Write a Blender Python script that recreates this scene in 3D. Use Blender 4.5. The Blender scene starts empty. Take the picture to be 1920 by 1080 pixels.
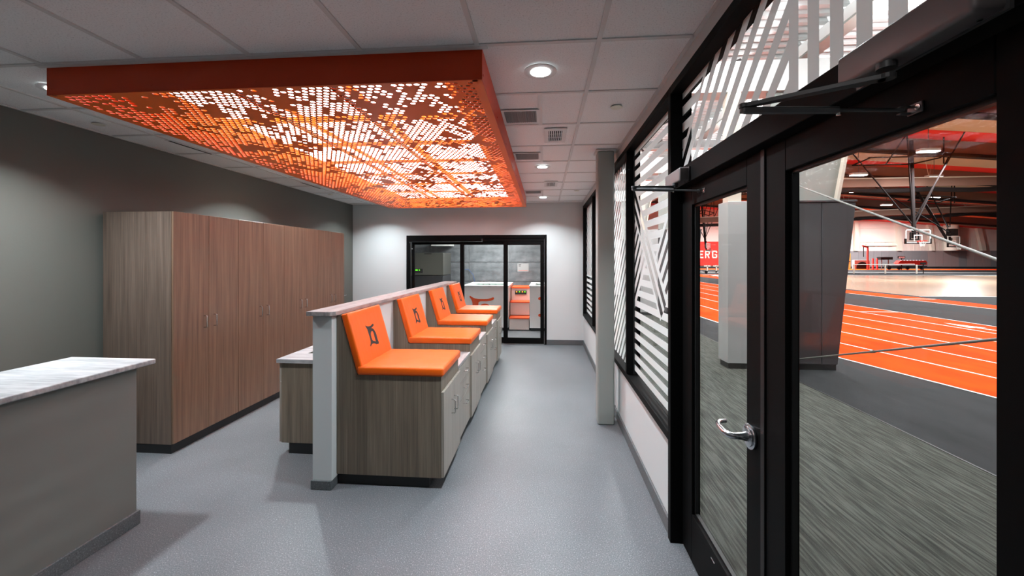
import bpy, bmesh, math, random
from mathutils import Vector, Matrix
from mathutils.geometry import tessellate_polygon
random.seed(7)
S = bpy.context.scene
C = S.collection

# ------------------------------------------------------------------ camera, world, exposure, lights
YAW = 0.0806
cam_d = bpy.data.cameras.new('camera'); cam = bpy.data.objects.new('camera', cam_d); C.objects.link(cam)
cam_d.sensor_width = 36; cam_d.lens = 750 / 1920 * 36; cam_d.shift_y = -54 / 1920
cam_d.clip_start = 0.02; cam_d.clip_end = 400
cam.location = (0, 0, 1.634); cam.rotation_euler = (math.pi / 2, 0, YAW)
S.camera = cam
W = bpy.data.worlds.new('world'); S.world = W; W.use_nodes = True
W.node_tree.nodes['Background'].inputs[0].default_value = (0.75, 0.8, 0.85, 1)
W.node_tree.nodes['Background'].inputs[1].default_value = 0.25
S.view_settings.view_transform = 'Standard'; S.view_settings.look = 'None'
S.view_settings.exposure = 0.58; S.view_settings.gamma = 1; S.view_settings.use_curve_mapping = False
S.cycles.max_bounces = 10; S.cycles.transparent_max_bounces = 24; S.cycles.sample_clamp_indirect = 4
S.cycles.use_denoising = True; S.cycles.caustics_reflective = False; S.cycles.caustics_refractive = False
P_DOWN, P_FILL, P_PANEL, P_GYM, P_HYDRO = 27, 3, 11, 3100, 95

def lamp(name, loc, power, size, col=(1, 1, 1), sy=None, spread=None, rot=(0, 0, 0)):
    d = bpy.data.lights.new(name, 'AREA'); d.energy = power; d.color = col
    d.shape = 'RECTANGLE' if sy else 'DISK'; d.size = size
    if sy: d.size_y = sy
    if spread: d.spread = spread
    o = bpy.data.objects.new(name, d); C.objects.link(o); o.location = loc; o.rotation_euler = rot
    return o

# ------------------------------------------------------------------ materials
def lin(c):
    return tuple(((x / 255) / 12.92 if x / 255 < 0.04045 else ((x / 255 + 0.055) / 1.055) ** 2.4) for x in c) + (1,)

def mat(name, col, rough=0.5, metal=0.0, emit=0, ecol=None, spec=None, coat=0):
    m = bpy.data.materials.new(name); m.use_nodes = True
    b = m.node_tree.nodes['Principled BSDF']
    b.inputs['Base Color'].default_value = lin(col); b.inputs['Roughness'].default_value = rough
    b.inputs['Metallic'].default_value = metal
    if spec is not None: b.inputs['Specular IOR Level'].default_value = spec
    if coat: b.inputs['Coat Weight'].default_value = coat
    if emit:
        b.inputs['Emission Color'].default_value = lin(ecol or col); b.inputs['Emission Strength'].default_value = emit
    return m

def nodes(m): return m.node_tree.nodes, m.node_tree.links, m.node_tree.nodes['Principled BSDF']

def coords(m, scale, rot=(0, 0, 0)):
    n, l, b = nodes(m)
    t = n.new('ShaderNodeTexCoord'); p = n.new('ShaderNodeMapping')
    p.inputs['Scale'].default_value = scale; p.inputs['Rotation'].default_value = rot
    l.new(t.outputs['Object'], p.inputs['Vector'])
    return p.outputs['Vector']

def noise(m, vec, scale=1, detail=2, rough=0.5):
    n, l, b = nodes(m)
    x = n.new('ShaderNodeTexNoise'); x.inputs['Scale'].default_value = scale
    x.inputs['Detail'].default_value = detail; x.inputs['Roughness'].default_value = rough
    l.new(vec, x.inputs['Vector']); return x.outputs['Fac']

def ramp(m, fac, stops):
    n, l, b = nodes(m)
    r = n.new('ShaderNodeValToRGB'); e = r.color_ramp.elements
    e[0].position, e[0].color = stops[0][0], lin(stops[0][1])
    e[1].position, e[1].color = stops[-1][0], lin(stops[-1][1])
    for p, c in stops[1:-1]:
        q = e.new(p); q.color = lin(c)
    l.new(fac, r.inputs['Fac']); return r.outputs['Color']

def mixc(m, a, b_, fac=0.5, mode='MIX'):
    n, l, b = nodes(m)
    x = n.new('ShaderNodeMix'); x.data_type = 'RGBA'; x.blend_type = mode
    if isinstance(fac, float): x.inputs['Factor'].default_value = fac
    else: l.new(fac, x.inputs['Factor'])
    l.new(a, x.inputs['A']); l.new(b_, x.inputs['B']); return x.outputs['Result']

def setc(m, c): n, l, b = nodes(m); l.new(c, b.inputs['Base Color']); return m

def bump(m, fac, strength=0.2, dist=0.002):
    n, l, b = nodes(m)
    x = n.new('ShaderNodeBump'); x.inputs['Strength'].default_value = strength; x.inputs['Distance'].default_value = dist
    l.new(fac, x.inputs['Height']); l.new(x.outputs['Normal'], b.inputs['Normal']); return m

def laminate(name, dark, mid, light, rough=0.42, grain=(34, 34, 1.1)):
    m = mat(name, mid, rough)
    a = noise(m, coords(m, grain), 1, 5, 0.62)
    c1 = ramp(m, a, [(0.28, dark), (0.5, mid), (0.72, light)])
    bnd = noise(m, coords(m, (grain[0] * 5, grain[1] * 5, grain[2] * 1.6)), 1, 3, 0.6)
    c2 = ramp(m, bnd, [(0.35, dark), (0.65, light)])
    setc(m, mixc(m, c1, c2, 0.38)); bump(m, bnd, 0.12, 0.001); return m

def terrazzo(name, base, dark, light, rough=0.45):
    m = mat(name, base, rough)
    v = coords(m, (1, 1, 1))
    a = noise(m, v, 150, 3, 0.78)
    c = ramp(m, a, [(0.29, dark), (0.46, base), (0.56, base), (0.74, light)])
    n, l, b = nodes(m)
    w = n.new('ShaderNodeTexVoronoi'); w.inputs['Scale'].default_value = 120; l.new(v, w.inputs['Vector'])
    f = ramp(m, w.outputs['Distance'], [(0.10, (255, 255, 255)), (0.17, (0, 0, 0))])
    s = n.new('ShaderNodeMath'); s.operation = 'GREATER_THAN'; s.inputs[1].default_value = 0.91
    sep = n.new('ShaderNodeSeparateColor'); l.new(w.outputs['Color'], sep.inputs[0]); l.new(sep.outputs[0], s.inputs[0])
    mm = n.new('ShaderNodeMath'); mm.operation = 'MULTIPLY'; l.new(f, mm.inputs[0]); l.new(s.outputs[0], mm.inputs[1])
    wh = n.new('ShaderNodeRGB'); wh.outputs[0].default_value = lin(light)
    c = mixc(m, c, wh.outputs[0], mm.outputs[0])
    big = noise(m, coords(m, (1, 1, 1)), 1.3, 3)
    c = mixc(m, c, ramp(m, big, [(0.3, (225, 225, 225)), (0.7, (255, 255, 255))]), 1.0, 'MULTIPLY')
    return setc(m, c)

M = {}
M['floor'] = terrazzo('grey speckled resilient floor', (100, 104, 108), (56, 60, 64), (194, 198, 202), 0.42)
M['cove'] = terrazzo('dark speckled cove base', (92, 95, 97), (50, 52, 54), (150, 152, 154), 0.5)
M['wall_white'] = mat('pale grey wall paint', (200, 204, 204), 0.7)
M['wall_dark'] = mat('dark olive grey wall paint', (92, 93, 87), 0.6)
M['desk_wall'] = mat('warm grey wall paint', (108, 108, 103), 0.6)
t = mat('white mineral ceiling tile', (222, 225, 226), 0.85)
a = noise(t, coords(t, (1, 1, 1)), 130, 3, 0.8)
setc(t, ramp(t, a, [(0.34, (205, 207, 208)), (0.43, (243, 246, 246)), (0.7, (250, 252, 252))])); bump(t, a, 0.3, 0.003)
M['tile'] = t
M['grid'] = mat('white enamelled ceiling grid', (214, 214, 212), 0.45)
M['slab'] = mat('dark plenum deck', (60, 60, 60), 0.9)
M['locker'] = laminate('brown walnut laminate', (84, 64, 50), (112, 87, 70), (136, 110, 90))  # redder than the sides to hold orange light on the doors
M['table_wood'] = laminate('grey brown walnut laminate', (82, 72, 60), (110, 98, 84), (136, 122, 106))
M['front_wood_sheen'] = laminate('grey laminate front with painted sheen', (118, 110, 100), (146, 138, 128), (170, 162, 152), 0.35)  # pale tone puts the gloss of the fronts into the colour
M['counter'] = laminate('grey driftwood worktop', (112, 112, 113), (156, 159, 162), (196, 197, 196), 0.4, (1.2, 9, 9))
M['counter_y'] = laminate('grey driftwood worktop lengthwise', (100, 95, 95), (140, 136, 136), (176, 172, 170), 0.4, (16, 1.4, 16))
M['kick'] = mat('black rubber toe kick', (18, 18, 19), 0.5)
M['chrome'] = mat('brushed nickel', (200, 200, 198), 0.25, 1.0)
M['steel_lever'] = mat('satin chrome lever', (190, 192, 196), 0.22, 1.0)
M['black_frame'] = mat('dark bronze anodised aluminium', (8, 7, 7), 0.6, 0.0, spec=0.09)
M['black_gasket'] = mat('black rubber gasket', (10, 10, 10), 0.6)
M['closer'] = mat('bronze painted closer cover', (112, 104, 104), 0.38, 0.2)
M['closer_arm'] = mat('dark steel closer arm', (84, 83, 84), 0.4, 0.3)
v = mat('orange vinyl upholstery', (220, 90, 8), 0.38, spec=0.4)
vn = noise(v, coords(v, (3, 14, 6), (0, 0, 0.5)), 1, 3, 0.55)
bump(v, vn, 0.35, 0.006)
M['vinyl'] = v
M['logo'] = mat('black printed emblem', (28, 22, 22), 0.55)
M['orange_metal'] = mat('orange powder coated perforated sheet', (226, 100, 10), 0.4, 0.0, spec=0.4)
M['orange_shaded'] = mat('orange powder coat in shade tone', (200, 58, 8), 0.4, 0.0, spec=0.35)  # same orange paint, darker and redder to hold the fascia shade
M['panel_glow'] = mat('light panel diffuser', (255, 255, 255), 0.5, emit=P_PANEL, ecol=(232, 246, 255))
M['lamp_glow'] = mat('lit downlight lens', (255, 255, 255), 0.5, emit=9)
M['bay_glow'] = mat('lit high bay lens', (255, 255, 255), 0.5, emit=12)
M['white_metal'] = mat('white enamelled metal', (220, 221, 220), 0.4)
M['louvre_dark'] = mat('dark duct interior', (22, 22, 22), 0.8)
M['grille'] = mat('grey egg crate grille', (150, 152, 152), 0.5)
M['pillar'] = mat('grey green painted steel', (150, 154, 149), 0.42)
M['ivory'] = mat('off white plastic', (222, 221, 206), 0.4)

def glass_mat(name, tint=(1, 1, 1), refl=1.0, base=0.012):
    m = bpy.data.materials.new(name); m.use_nodes = True
    n, l = m.node_tree.nodes, m.node_tree.links; n.clear()
    o = n.new('ShaderNodeOutputMaterial'); t = n.new('ShaderNodeBsdfTransparent'); g = n.new('ShaderNodeBsdfGlossy')
    g.inputs['Roughness'].default_value = 0.015
    t.inputs[0].default_value = (*tint, 1)
    f = n.new('ShaderNodeLayerWeight'); f.inputs['Blend'].default_value = 0.5
    pw = n.new('ShaderNodeMath'); pw.operation = 'POWER'; pw.inputs[1].default_value = 5
    l.new(f.outputs['Facing'], pw.inputs[0])
    k = n.new('ShaderNodeMath'); k.operation = 'MULTIPLY_ADD'; k.inputs[1].default_value = refl; k.inputs[2].default_value = base
    x = n.new('ShaderNodeMixShader'); l.new(pw.outputs[0], k.inputs[0]); l.new(k.outputs[0], x.inputs[0])
    l.new(t.outputs[0], x.inputs[1]); l.new(g.outputs[0], x.inputs[2]); l.new(x.outputs[0], o.inputs[0])
    return m
M['glass'] = glass_mat('clear door glass', (0.97, 0.98, 0.975), 0.35)
M['film'] = None
def film_mat():
    m = bpy.data.materials.new('frosted white vinyl film'); m.use_nodes = True
    n, l = m.node_tree.nodes, m.node_tree.links; n.clear()
    o = n.new('ShaderNodeOutputMaterial')
    d = n.new('ShaderNodeBsdfDiffuse'); d.inputs[0].default_value = lin((232, 236, 236))
    t = n.new('ShaderNodeBsdfTranslucent'); t.inputs[0].default_value = lin((244, 248, 248))
    p = n.new('ShaderNodeBsdfTransparent')
    a = n.new('ShaderNodeMixShader'); a.inputs[0].default_value = 0.62
    b = n.new('ShaderNodeMixShader'); b.inputs[0].default_value = 0.10
    l.new(d.outputs[0], a.inputs[1]); l.new(t.outputs[0], a.inputs[2])
    l.new(a.outputs[0], b.inputs[1]); l.new(p.outputs[0], b.inputs[2]); l.new(b.outputs[0], o.inputs[0])
    return m
M['film'] = film_mat()
# hydrotherapy room
M['tub'] = mat('white gelcoat', (222, 224, 224), 0.3)
M['tub_in'] = mat('pale green pool liner', (150, 165, 158), 0.3)
M['water'] = glass_mat('pool water', (0.75, 0.85, 0.82), 1.0)
M['stainless'] = mat('brushed stainless steel', (120, 120, 112), 0.32, 0.85)
M['dark_plastic'] = mat('charcoal plastic', (45, 46, 48), 0.4)
M['orange_step'] = mat('orange step tread', (226, 84, 34), 0.45)
M['pink_panel'] = mat('pale step riser', (205, 190, 184), 0.45)
M['led_green'] = mat('lit green display', (90, 220, 30), 0.4, emit=1.2)
M['led_amber'] = mat('lit amber display', (250, 150, 40), 0.4, emit=1.0)
tw = mat('grey stone wall tile', (120, 124, 126), 0.3)
setc(tw, ramp(tw, noise(tw, coords(tw, (2, 2, 3)), 2, 6, 0.65), [(0.3, (78, 82, 85)), (0.7, (122, 126, 129))]))
M['stone'] = tw
# gym
M['carpet'] = cp = mat('grey green striped carpet', (120, 122, 112), 0.95, spec=0.1)
ca = noise(cp, coords(cp, (60, 3.2, 1)), 1, 4, 0.6); cb = noise(cp, coords(cp, (400, 400, 400)), 1, 2, 0.6)
setc(cp, mixc(cp, ramp(cp, ca, [(0.3, (26, 27, 23)), (0.47, (58, 60, 54)), (0.6, (88, 90, 84))]), ramp(cp, cb, [(0.3, (30, 30, 28)), (0.7, (96, 98, 94))]), 0.3))
M['rubber'] = rb = mat('black rubber sports floor', (40, 41, 42), 0.85, spec=0.12)
setc(rb, ramp(rb, noise(rb, coords(rb, (1.5, .5, 1)), 1.5, 5, 0.6), [(0.3, (30, 31, 32)), (0.7, (44, 45, 47))]))
M['track'] = tk = mat('orange running track rubber', (212, 64, 6), 0.8, spec=0.02)
setc(tk, ramp(tk, noise(tk, coords(tk, (1, .3, 1)), 2.5, 4, 0.6), [(0.3, (204, 56, 4)), (0.7, (220, 74, 10))]))
M['line'] = mat('white track line paint', (225, 222, 218), 0.6)
M['court'] = wd = mat('varnished maple court', (158, 132, 108), 0.2)
setc(wd, ramp(wd, noise(wd, coords(wd, (6, .6, 1)), 1.5, 4, 0.6), [(0.3, (144, 118, 95)), (0.7, (170, 146, 122))]))
M['gym_wall'] = mat('cream gym wall cladding', (214, 198, 190), 0.7)
M['gym_steel'] = mat('cream painted steel', (206, 196, 182), 0.5)
M['wainscot'] = mat('grey padded wainscot', (112, 108, 110), 0.6)
M['wainscot2'] = mat('mauve grey padded wainscot', (134, 114, 112), 0.6)
M['roof_bounce'] = mat('roof liner with painted red bounce', (190, 156, 130), 0.8)  # tan tint is bounced red light put into the liner colour
M['roof_red'] = mat('bright red roof liner', (226, 26, 14), 0.8)
M['roof_white'] = mat('white corrugated roof deck', (196, 200, 200), 0.5)
M['girder'] = mat('black painted girder', (26, 21, 21), 0.8, spec=0.08)
M['brown_girder'] = mat('brown painted girder web', (122, 92, 80), 0.8, spec=0.1)
M['pad'] = mat('charcoal vinyl column pad', (66, 66, 68), 0.5)
M['pad_white'] = mat('light grey column wrap', (184, 188, 188), 0.5)
M['red'] = mat('red enamel', (222, 30, 14), 0.5)
M['yellow'] = mat('yellow foam mat', (214, 150, 60), 0.7)
M['rope'] = mat('grey steel stay rod', (112, 112, 108), 0.45)
M['hoop_glass'] = glass_mat('clear backboard', (0.9, 0.9, 0.9), 1.0)

# ------------------------------------------------------------------ builders
class MB:
    def __init__(s): s.v = []; s.f = []
    def add(s, vs, fs):
        o = len(s.v); s.v += [tuple(p) for p in vs]; s.f += [tuple(i + o for i in f) for f in fs]; return s
    def box(s, x0, x1, y0, y1, z0, z1):
        if x0 > x1: x0, x1 = x1, x0
        if y0 > y1: y0, y1 = y1, y0
        if z0 > z1: z0, z1 = z1, z0
        return s.add([(x0, y0, z0), (x1, y0, z0), (x1, y1, z0), (x0, y1, z0), (x0, y0, z1), (x1, y0, z1), (x1, y1, z1), (x0, y1, z1)],
                     [(0, 3, 2, 1), (4, 5, 6, 7), (0, 1, 5, 4), (1, 2, 6, 5), (2, 3, 7, 6), (3, 0, 4, 7)])
    def prism(s, poly, axis, a, b):
        """extrude a 2D polygon along an axis: 'y' takes (x,z), 'x' takes (y,z), 'z' takes (x,y)"""
        mk = {'y': lambda p, t: (p[0], t, p[1]), 'x': lambda p, t: (t, p[0], p[1]), 'z': lambda p, t: (p[0], p[1], t)}[axis]
        n = len(poly); vs = [mk(p, a) for p in poly] + [mk(p, b) for p in poly]
        tri = tessellate_polygon([[Vector((p[0], p[1], 0)) for p in poly]]) if n > 4 else None
        fs = []
        if tri: fs += [tuple(t) for t in tri] + [tuple(i + n for i in reversed(t)) for t in tri]
        else: fs += [tuple(range(n)), tuple(range(2 * n - 1, n - 1, -1))]
        fs += [(i, (i + 1) % n, (i + 1) % n + n, i + n) for i in range(n)]
        return s.add(vs, fs)
    def tube(s, pts, r, n=8, cap=True):
        pts = [Vector(p) for p in pts]; m = len(pts)
        rr = r if isinstance(r, (list, tuple)) else [r] * m
        rings = []; up = None
        for i, p in enumerate(pts):
            d = (pts[min(i + 1, m - 1)] - pts[max(i - 1, 0)]).normalized()
            if up is None or abs(up.dot(d)) > 0.98: up = Vector((0, 0, 1)) if abs(d.z) < 0.9 else Vector((1, 0, 0))
            a = d.cross(up).normalized(); b = a.cross(d).normalized(); up = b
            rings.append([p + (a * math.cos(2 * math.pi * k / n) + b * math.sin(2 * math.pi * k / n)) * rr[i] for k in range(n)])
        vs = [q for g in rings for q in g]; fs = []
        for i in range(m - 1):
            for k in range(n):
                fs.append((i * n + k, i * n + (k + 1) % n, (i + 1) * n + (k + 1) % n, (i + 1) * n + k))
        if cap: fs += [tuple(reversed(range(n))), tuple(range((m - 1) * n, m * n))]
        return s.add(vs, fs)
    def cyl(s, c, r, h, axis='z', n=24, r2=None):
        d = {'x': Vector((1, 0, 0)), 'y': Vector((0, 1, 0)), 'z': Vector((0, 0, 1))}[axis]
        c = Vector(c); return s.tube([c, c + d * h], [r, r if r2 is None else r2], n)
    def ring(s, c, r0, r1, z0, z1, n=32):
        vs = []; fs = []
        for k in range(n):
            a = 2 * math.pi * k / n; x, y = math.cos(a), math.sin(a)
            vs += [(c[0] + x * r0, c[1] + y * r0, z0), (c[0] + x * r1, c[1] + y * r1, z0), (c[0] + x * r1, c[1] + y * r1, z1), (c[0] + x * r0, c[1] + y * r0, z1)]
        for k in range(n):
            a, b = 4 * k, 4 * ((k + 1) % n)
            for i in range(4): fs.append((a + i, b + i, b + (i + 1) % 4, a + (i + 1) % 4))
        return s.add(vs, fs)
    def build(s, name, m, parent=None, bevel=0, seg=2, smooth=False, local=False):
        me = bpy.data.meshes.new(name); o = bpy.data.objects.new(name, me)
        off = Vector((0, 0, 0))
        if parent is not None:
            if not local:
                q = parent
                while q is not None: off += q.location; q = q.parent
            o.parent = parent
        else:
            xs, ys, zs = zip(*s.v); off = Vector(((min(xs) + max(xs)) / 2, (min(ys) + max(ys)) / 2, min(zs)))
            o.location = off
        me.from_pydata([(x - off.x, y - off.y, z - off.z) for x, y, z in s.v], [], s.f)
        me.materials.append(m)
        bm = bmesh.new(); bm.from_mesh(me); bmesh.ops.recalc_face_normals(bm, faces=bm.faces)
        if bevel:
            bmesh.ops.bevel(bm, geom=[e for e in bm.edges if len(e.link_faces) == 2 and e.calc_face_angle(0) > 0.5], offset=bevel, segments=seg, affect='EDGES', profile=0.5)
        bm.to_mesh(me); bm.free()
        if smooth: me.polygons.foreach_set('use_smooth', [True] * len(me.polygons))
        if smooth and smooth != 'all':
            me.set_sharp_from_angle(angle=math.radians(40))
        C.objects.link(o); return o

def B(x0, x1, y0, y1, z0, z1): return MB().box(x0, x1, y0, y1, z0, z1)

def empty(name, loc=(0, 0, 0), rz=0):
    o = bpy.data.objects.new(name, None); C.objects.link(o); o.location = loc; o.rotation_euler[2] = rz
    o.empty_display_size = 0.1; return o
def tag(o, label, cat, group=None, kind=None):
    o['label'] = label; o['category'] = cat
    if group: o['group'] = group
    if kind: o['kind'] = kind
    return o
def struct(o): o['kind'] = 'structure'; return o
def kids(o): return [c for c in list(C.objects) if c.parent == o]
def copy_tree(o, loc=None, parent=None):
    c = o.copy(); C.objects.link(c)
    if parent: c.parent = parent
    if loc is not None: c.location = loc
    for k in kids(o): copy_tree(k, None, c)
    return c

CZ = 2.715      # ceiling height
XL, XR = -3.80, 0.745
YB, YF = 7.68, -2.60

# ------------------------------------------------------------------ room shell
fl = struct(B(XL - .1, .80, YF, YB + .12, -.1, 0).build('floor', M['floor']))
struct(B(XL - .12, XL, YF, YB + .12, 0, 3.0).build('wall_left', M['wall_dark']))
struct(B(XL - .12, .9, YF - .12, YF, 0, 3.0).build('wall_front', M['wall_white']))
OX0, OX1, OZ = -2.70, .045, 2.10
wb = MB().box(XL, OX0, YB, YB + .12, 0, 3.0).box(OX1, .86, YB, YB + .12, 0, 3.0).box(OX0, OX1, YB, YB + .12, OZ, 3.0)
struct(wb.build('wall_back', M['wall_white']))
wr = MB().box(XR, .86, 2.414, YB, 0, .57).box(.735, .86, YF, YB, 2.63, 3.0).box(XR, .86, YF, .60, 0, 2.63).box(XR, .86, 7.60, YB, .57, 2.63)
struct(wr.build('wall_right', M['wall_white']))
struct(B(XR - .015, XR + .001, 2.414, YB, 0, .095).build('baseboard_right', M['cove'], bevel=.004))
bb = MB().box(OX1, XR - .015, YB - .014, YB + .001, 0, .095)
struct(bb.build('baseboard_back', M['cove'], bevel=.004))
struct(B(XL - .001, XL + .014, 6.02, YB, 0, .095).build('baseboard_left', M['cove'], bevel=.004))
struct(B(XL, .86, YF, YB + .1, 2.99, 3.08).build('trim_1', M['slab']))
# narrow ceiling trims along walls
struct(MB().box(.715, .737, YF, YB, CZ - .002, CZ + .01).build('trim_2', M['grid']))

# ceiling: tiles and grid bars are parts
ceil = struct(B(XL, XR, YF, YB, CZ + .05, CZ + .06).build('ceiling', M['slab']))
T, GX, GY = .6096, .2700, 2.003
BX0, BX1, BY0, BY1, BZ0, BZ1 = -2.795, -.318, 2.035, 7.07, 2.557, 2.7165
DLX = [-.022, -3.08]; DLY = [2.30, 4.67, 6.98]
holes = [(x, y) for x in DLX for y in DLY] + [(-.022, -.07), (-3.08, -.07), (-1.56, -1.3)]
tile_mesh = {}
xs = [GX + T * i for i in range(-8, 2)]; ys = [GY + T * j for j in range(-9, 11)]
def clampx(v): return max(XL + .001, min(.735, v))
def clampy(v): return max(YF + .001, min(YB - .001, v))
PAN_Y = [2.34 + .655 * k for k in range(7)]
PAN_X = [(-2.41, -1.845), (-1.80, -1.245), (-1.185, -.60)]
for i in range(len(xs) - 1):
    for j in range(len(ys) - 1):
        x0, x1, y0, y1 = clampx(xs[i]) + .004, clampx(xs[i + 1]) - .004, clampy(ys[j]) + .004, clampy(ys[j + 1]) - .004
        if x1 - x0 < .03 or y1 - y0 < .03: continue
        key = (round(x1 - x0, 3), round(y1 - y0, 3))
        if key in tile_mesh:
            o = bpy.data.objects.new('ceiling_tile', tile_mesh[key]); C.objects.link(o); o.parent = ceil
            o.location = Vector((x0, y0, CZ + .004)) - ceil.location
        else:
            mb = B(0, key[0], 0, key[1], 0, .018)
            o = mb.build('ceiling_tile', M['tile'], ceil, bevel=.003, seg=1, local=True)
            tile_mesh[key] = o.data; o.location = Vector((x0, y0, CZ + .004)) - ceil.location
for x in xs:
    if XL < x < .70: B(x - .012, x + .012, YF, YB - .001, CZ - .003, CZ + .006).build('grid_bar', M['grid'], ceil)
for y in ys:
    if YF < y < YB:
        for i in range(len(xs) - 1):
            a_, b_ = clampx(xs[i]) + .0121, clampx(xs[i + 1]) - .0121
            if b_ - a_ > .03: B(a_, b_, y - .012, y + .012, CZ - .002, CZ + .006).build('grid_cross_bar', M['grid'], ceil)
for k, y in enumerate((2.612, 3.83, 6.27)):   # extra half bars beside the return grilles
    B(-.045, -.015, y + (.012 if k == 0 else -.0), y + .60, CZ - .002, CZ + .006).build('grid_half_bar', M['grid'], ceil)
# edge angle trims
B(XL, XL + .022, YF, YB, CZ - .002, CZ + .006).build('edge_angle', M['grid'], ceil)
B(XL, .735, YB - .022, YB, CZ - .0025, CZ + .006).build('edge_angle', M['grid'], ceil)
B(BX0 - .03, BX1 + .03, BY0 - .032, BY0 - .004, CZ - .006, CZ + .006).build('edge_angle', M['grid'], ceil)

# ------------------------------------------------------------------ downlights
def downlight(x, y, label, power, lit=True):
    t = empty('recessed_downlight', (x, y, CZ - .004))
    tag(t, label, 'ceiling light', 'recessed round ceiling downlights')
    MB().ring((x, y), .055, .094, CZ - .0075, CZ - .0035, 40).build('trim_ring', M['white_metal'], t, smooth=True)
    MB().cyl((x, y, CZ - .0105), .056, .006, 'z', 32).build('lens', M['lamp_glow'] if lit else M['ivory'], t)
    if power: lamp('down_lamp', (x, y, CZ - .014), power, .12, (.86, .95, 1), spread=math.radians(125))
names = {(0, 0): 'lit round downlight in the aisle ceiling nearest the camera, beside the orange box front corner',
         (0, 1): 'lit round downlight in the aisle ceiling, middle one beside the orange box',
         (0, 2): 'lit round downlight in the aisle ceiling closest to the far white wall',
         (1, 0): 'round downlight half hidden at the front left corner of the orange box',
         (1, 1): 'round downlight over the tall lockers, hidden behind the middle of the orange box edge',
         (1, 2): 'round downlight over the far end of the tall lockers by the back wall'}
for i, x in enumerate(DLX):
    for j, y in enumerate(DLY):
        downlight(x, y, names[(i, j)], P_DOWN * (.62 if j == 2 else 1))
for (x, y, w) in ((-.022, -.07, 'right'), (-3.08, -.07, 'left')):
    lamp('down_lamp', (x, y, CZ - .013), P_FILL, .13, (1, .97, .94), spread=math.radians(150))  # added fill from behind the camera, no downlight fixture here

# sprinkler covers
def disc_cover(x, y, label):
    t = empty('sprinkler_cover', (x, y, CZ - .004)); tag(t, label, 'sprinkler cover', 'round concealed sprinkler covers')
    MB().cyl((x, y, CZ - .008), .040, .005, 'z', 32, .042).build('cover_plate', M['ivory'], t, bevel=.0015)
    MB().cyl((x, y, CZ - .003), .032, .002, 'z', 24).build('shadow_gap', M['louvre_dark'], t)
disc_cover(.51, 2.885, 'off white round sprinkler cover nearest the camera, left of the glazed right wall')
disc_cover(.51, 6.347, 'off white round sprinkler cover in the aisle ceiling near the far wall')
disc_cover(-3.55, 2.92, 'off white round sprinkler cover above the dark left wall, left of the orange box')
disc_cover(-3.55, 6.40, 'off white round sprinkler cover over the far left corner, past the orange box')

# return grilles and supply diffusers
def return_grille(x0, x1, y0, y1, label):
    t = empty('return_grille', ((x0 + x1) / 2, (y0 + y1) / 2, CZ - .01)); tag(t, label, 'air vent', 'rectangular grey return grilles in the aisle ceiling')
    f = MB().box(x0 - .02, x1 + .02, y0 - .02, y0, CZ - .008, CZ - .002).box(x0 - .02, x1 + .02, y1, y1 + .02, CZ - .008, CZ - .002)
    f.box(x0 - .02, x0, y0, y1, CZ - .008, CZ - .002).box(x1, x1 + .02, y0, y1, CZ - .008, CZ - .002)
    f.build('frame', M['white_metal'], t)
    B(x0, x1, y0, y1, CZ - .002, CZ + .001).build('dark_backing', M['louvre_dark'], t)
    g = MB(); n = 16
    for k in range(1, n): xx = x0 + (x1 - x0) * k / n; g.box(xx - .0045, xx + .0045, y0, y1, CZ - .007, CZ - .003)
    for k in range(1, n): yy = y0 + (y1 - y0) * k / n; g.box(x0, x1, yy - .0045, yy + .0045, CZ - .007, CZ - .003)
    o = g.build('egg_crate_core', M['grille'], t); o['kind'] = 'stuff'
for y, s in ((2.90, 'nearest the camera'), (4.07, 'middle one of the three'), (6.30, 'last one before the far wall')):
    return_grille(-.295, -.058, y, y + .24, 'grey rectangular return grille beside the orange box, ' + s)
def diffuser(y0, y1, label):
    x0, x1 = .0, .188
    t = empty('supply_diffuser', ((x0 + x1) / 2, (y0 + y1) / 2, CZ - .01)); tag(t, label, 'air vent', 'white louvred supply diffusers in the aisle ceiling')
    a, b = x0 + .035, x1 - .035; c, d = y0 + .05, y1 - .05
    f = MB().box(x0, x1, y0, c, CZ - .010, CZ - .002).box(x0, x1, d, y1, CZ - .010, CZ - .002).box(x0, a, c, d, CZ - .010, CZ - .002).box(b, x1, c, d, CZ - .010, CZ - .002)
    f.build('frame', M['white_metal'], t)
    B(a, b, c, d, CZ - .002, CZ + .001).build('dark_backing', M['louvre_dark'], t)
    for k in range(7):
        xx = a + (b - a) * (k + .5) / 7
        MB().prism([(xx - .004, CZ - .009), (xx - .001, CZ - .009), (xx + .005, CZ - .003), (xx + .002, CZ - .003)], 'y', c, d).build('louvre_blade', M['white_metal'], t)
    for k in range(2):
        yy = c + (d - c) * (k + 1) / 3; B(a, b, yy - .002, yy + .002, CZ - .006, CZ - .004).build('cross_bar', M['white_metal'], t)
diffuser(3.31, 3.70, 'white framed louvred supply diffuser nearest the camera, between two aisle ceiling grilles')
diffuser(5.56, 5.95, 'white framed louvred supply diffuser further down the aisle ceiling')
def slot_vent(x0, x1, y0, y1, label):
    t = empty('slot_vent', ((x0 + x1) / 2, (y0 + y1) / 2, CZ - .01)); tag(t, label, 'air vent', 'slot vents beside the dark left wall')
    B(x0, x1, y0, y1, CZ - .007, CZ - .002).build('frame', M['white_metal'], t)
    for k in range(1):
        xx = (x0 + x1) / 2; B(xx - .010, xx + .010, y0 + .02, y1 - .02, CZ - .009, CZ - .0065).build('slot', M['louvre_dark'], t)
slot_vent(-3.42, -3.37, 3.35, 3.85, 'thin slot vent half hidden by the left edge of the orange box, nearer one')
slot_vent(-3.42, -3.37, 5.35, 5.85, 'thin slot vent half hidden by the left edge of the orange box, further one')

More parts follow.
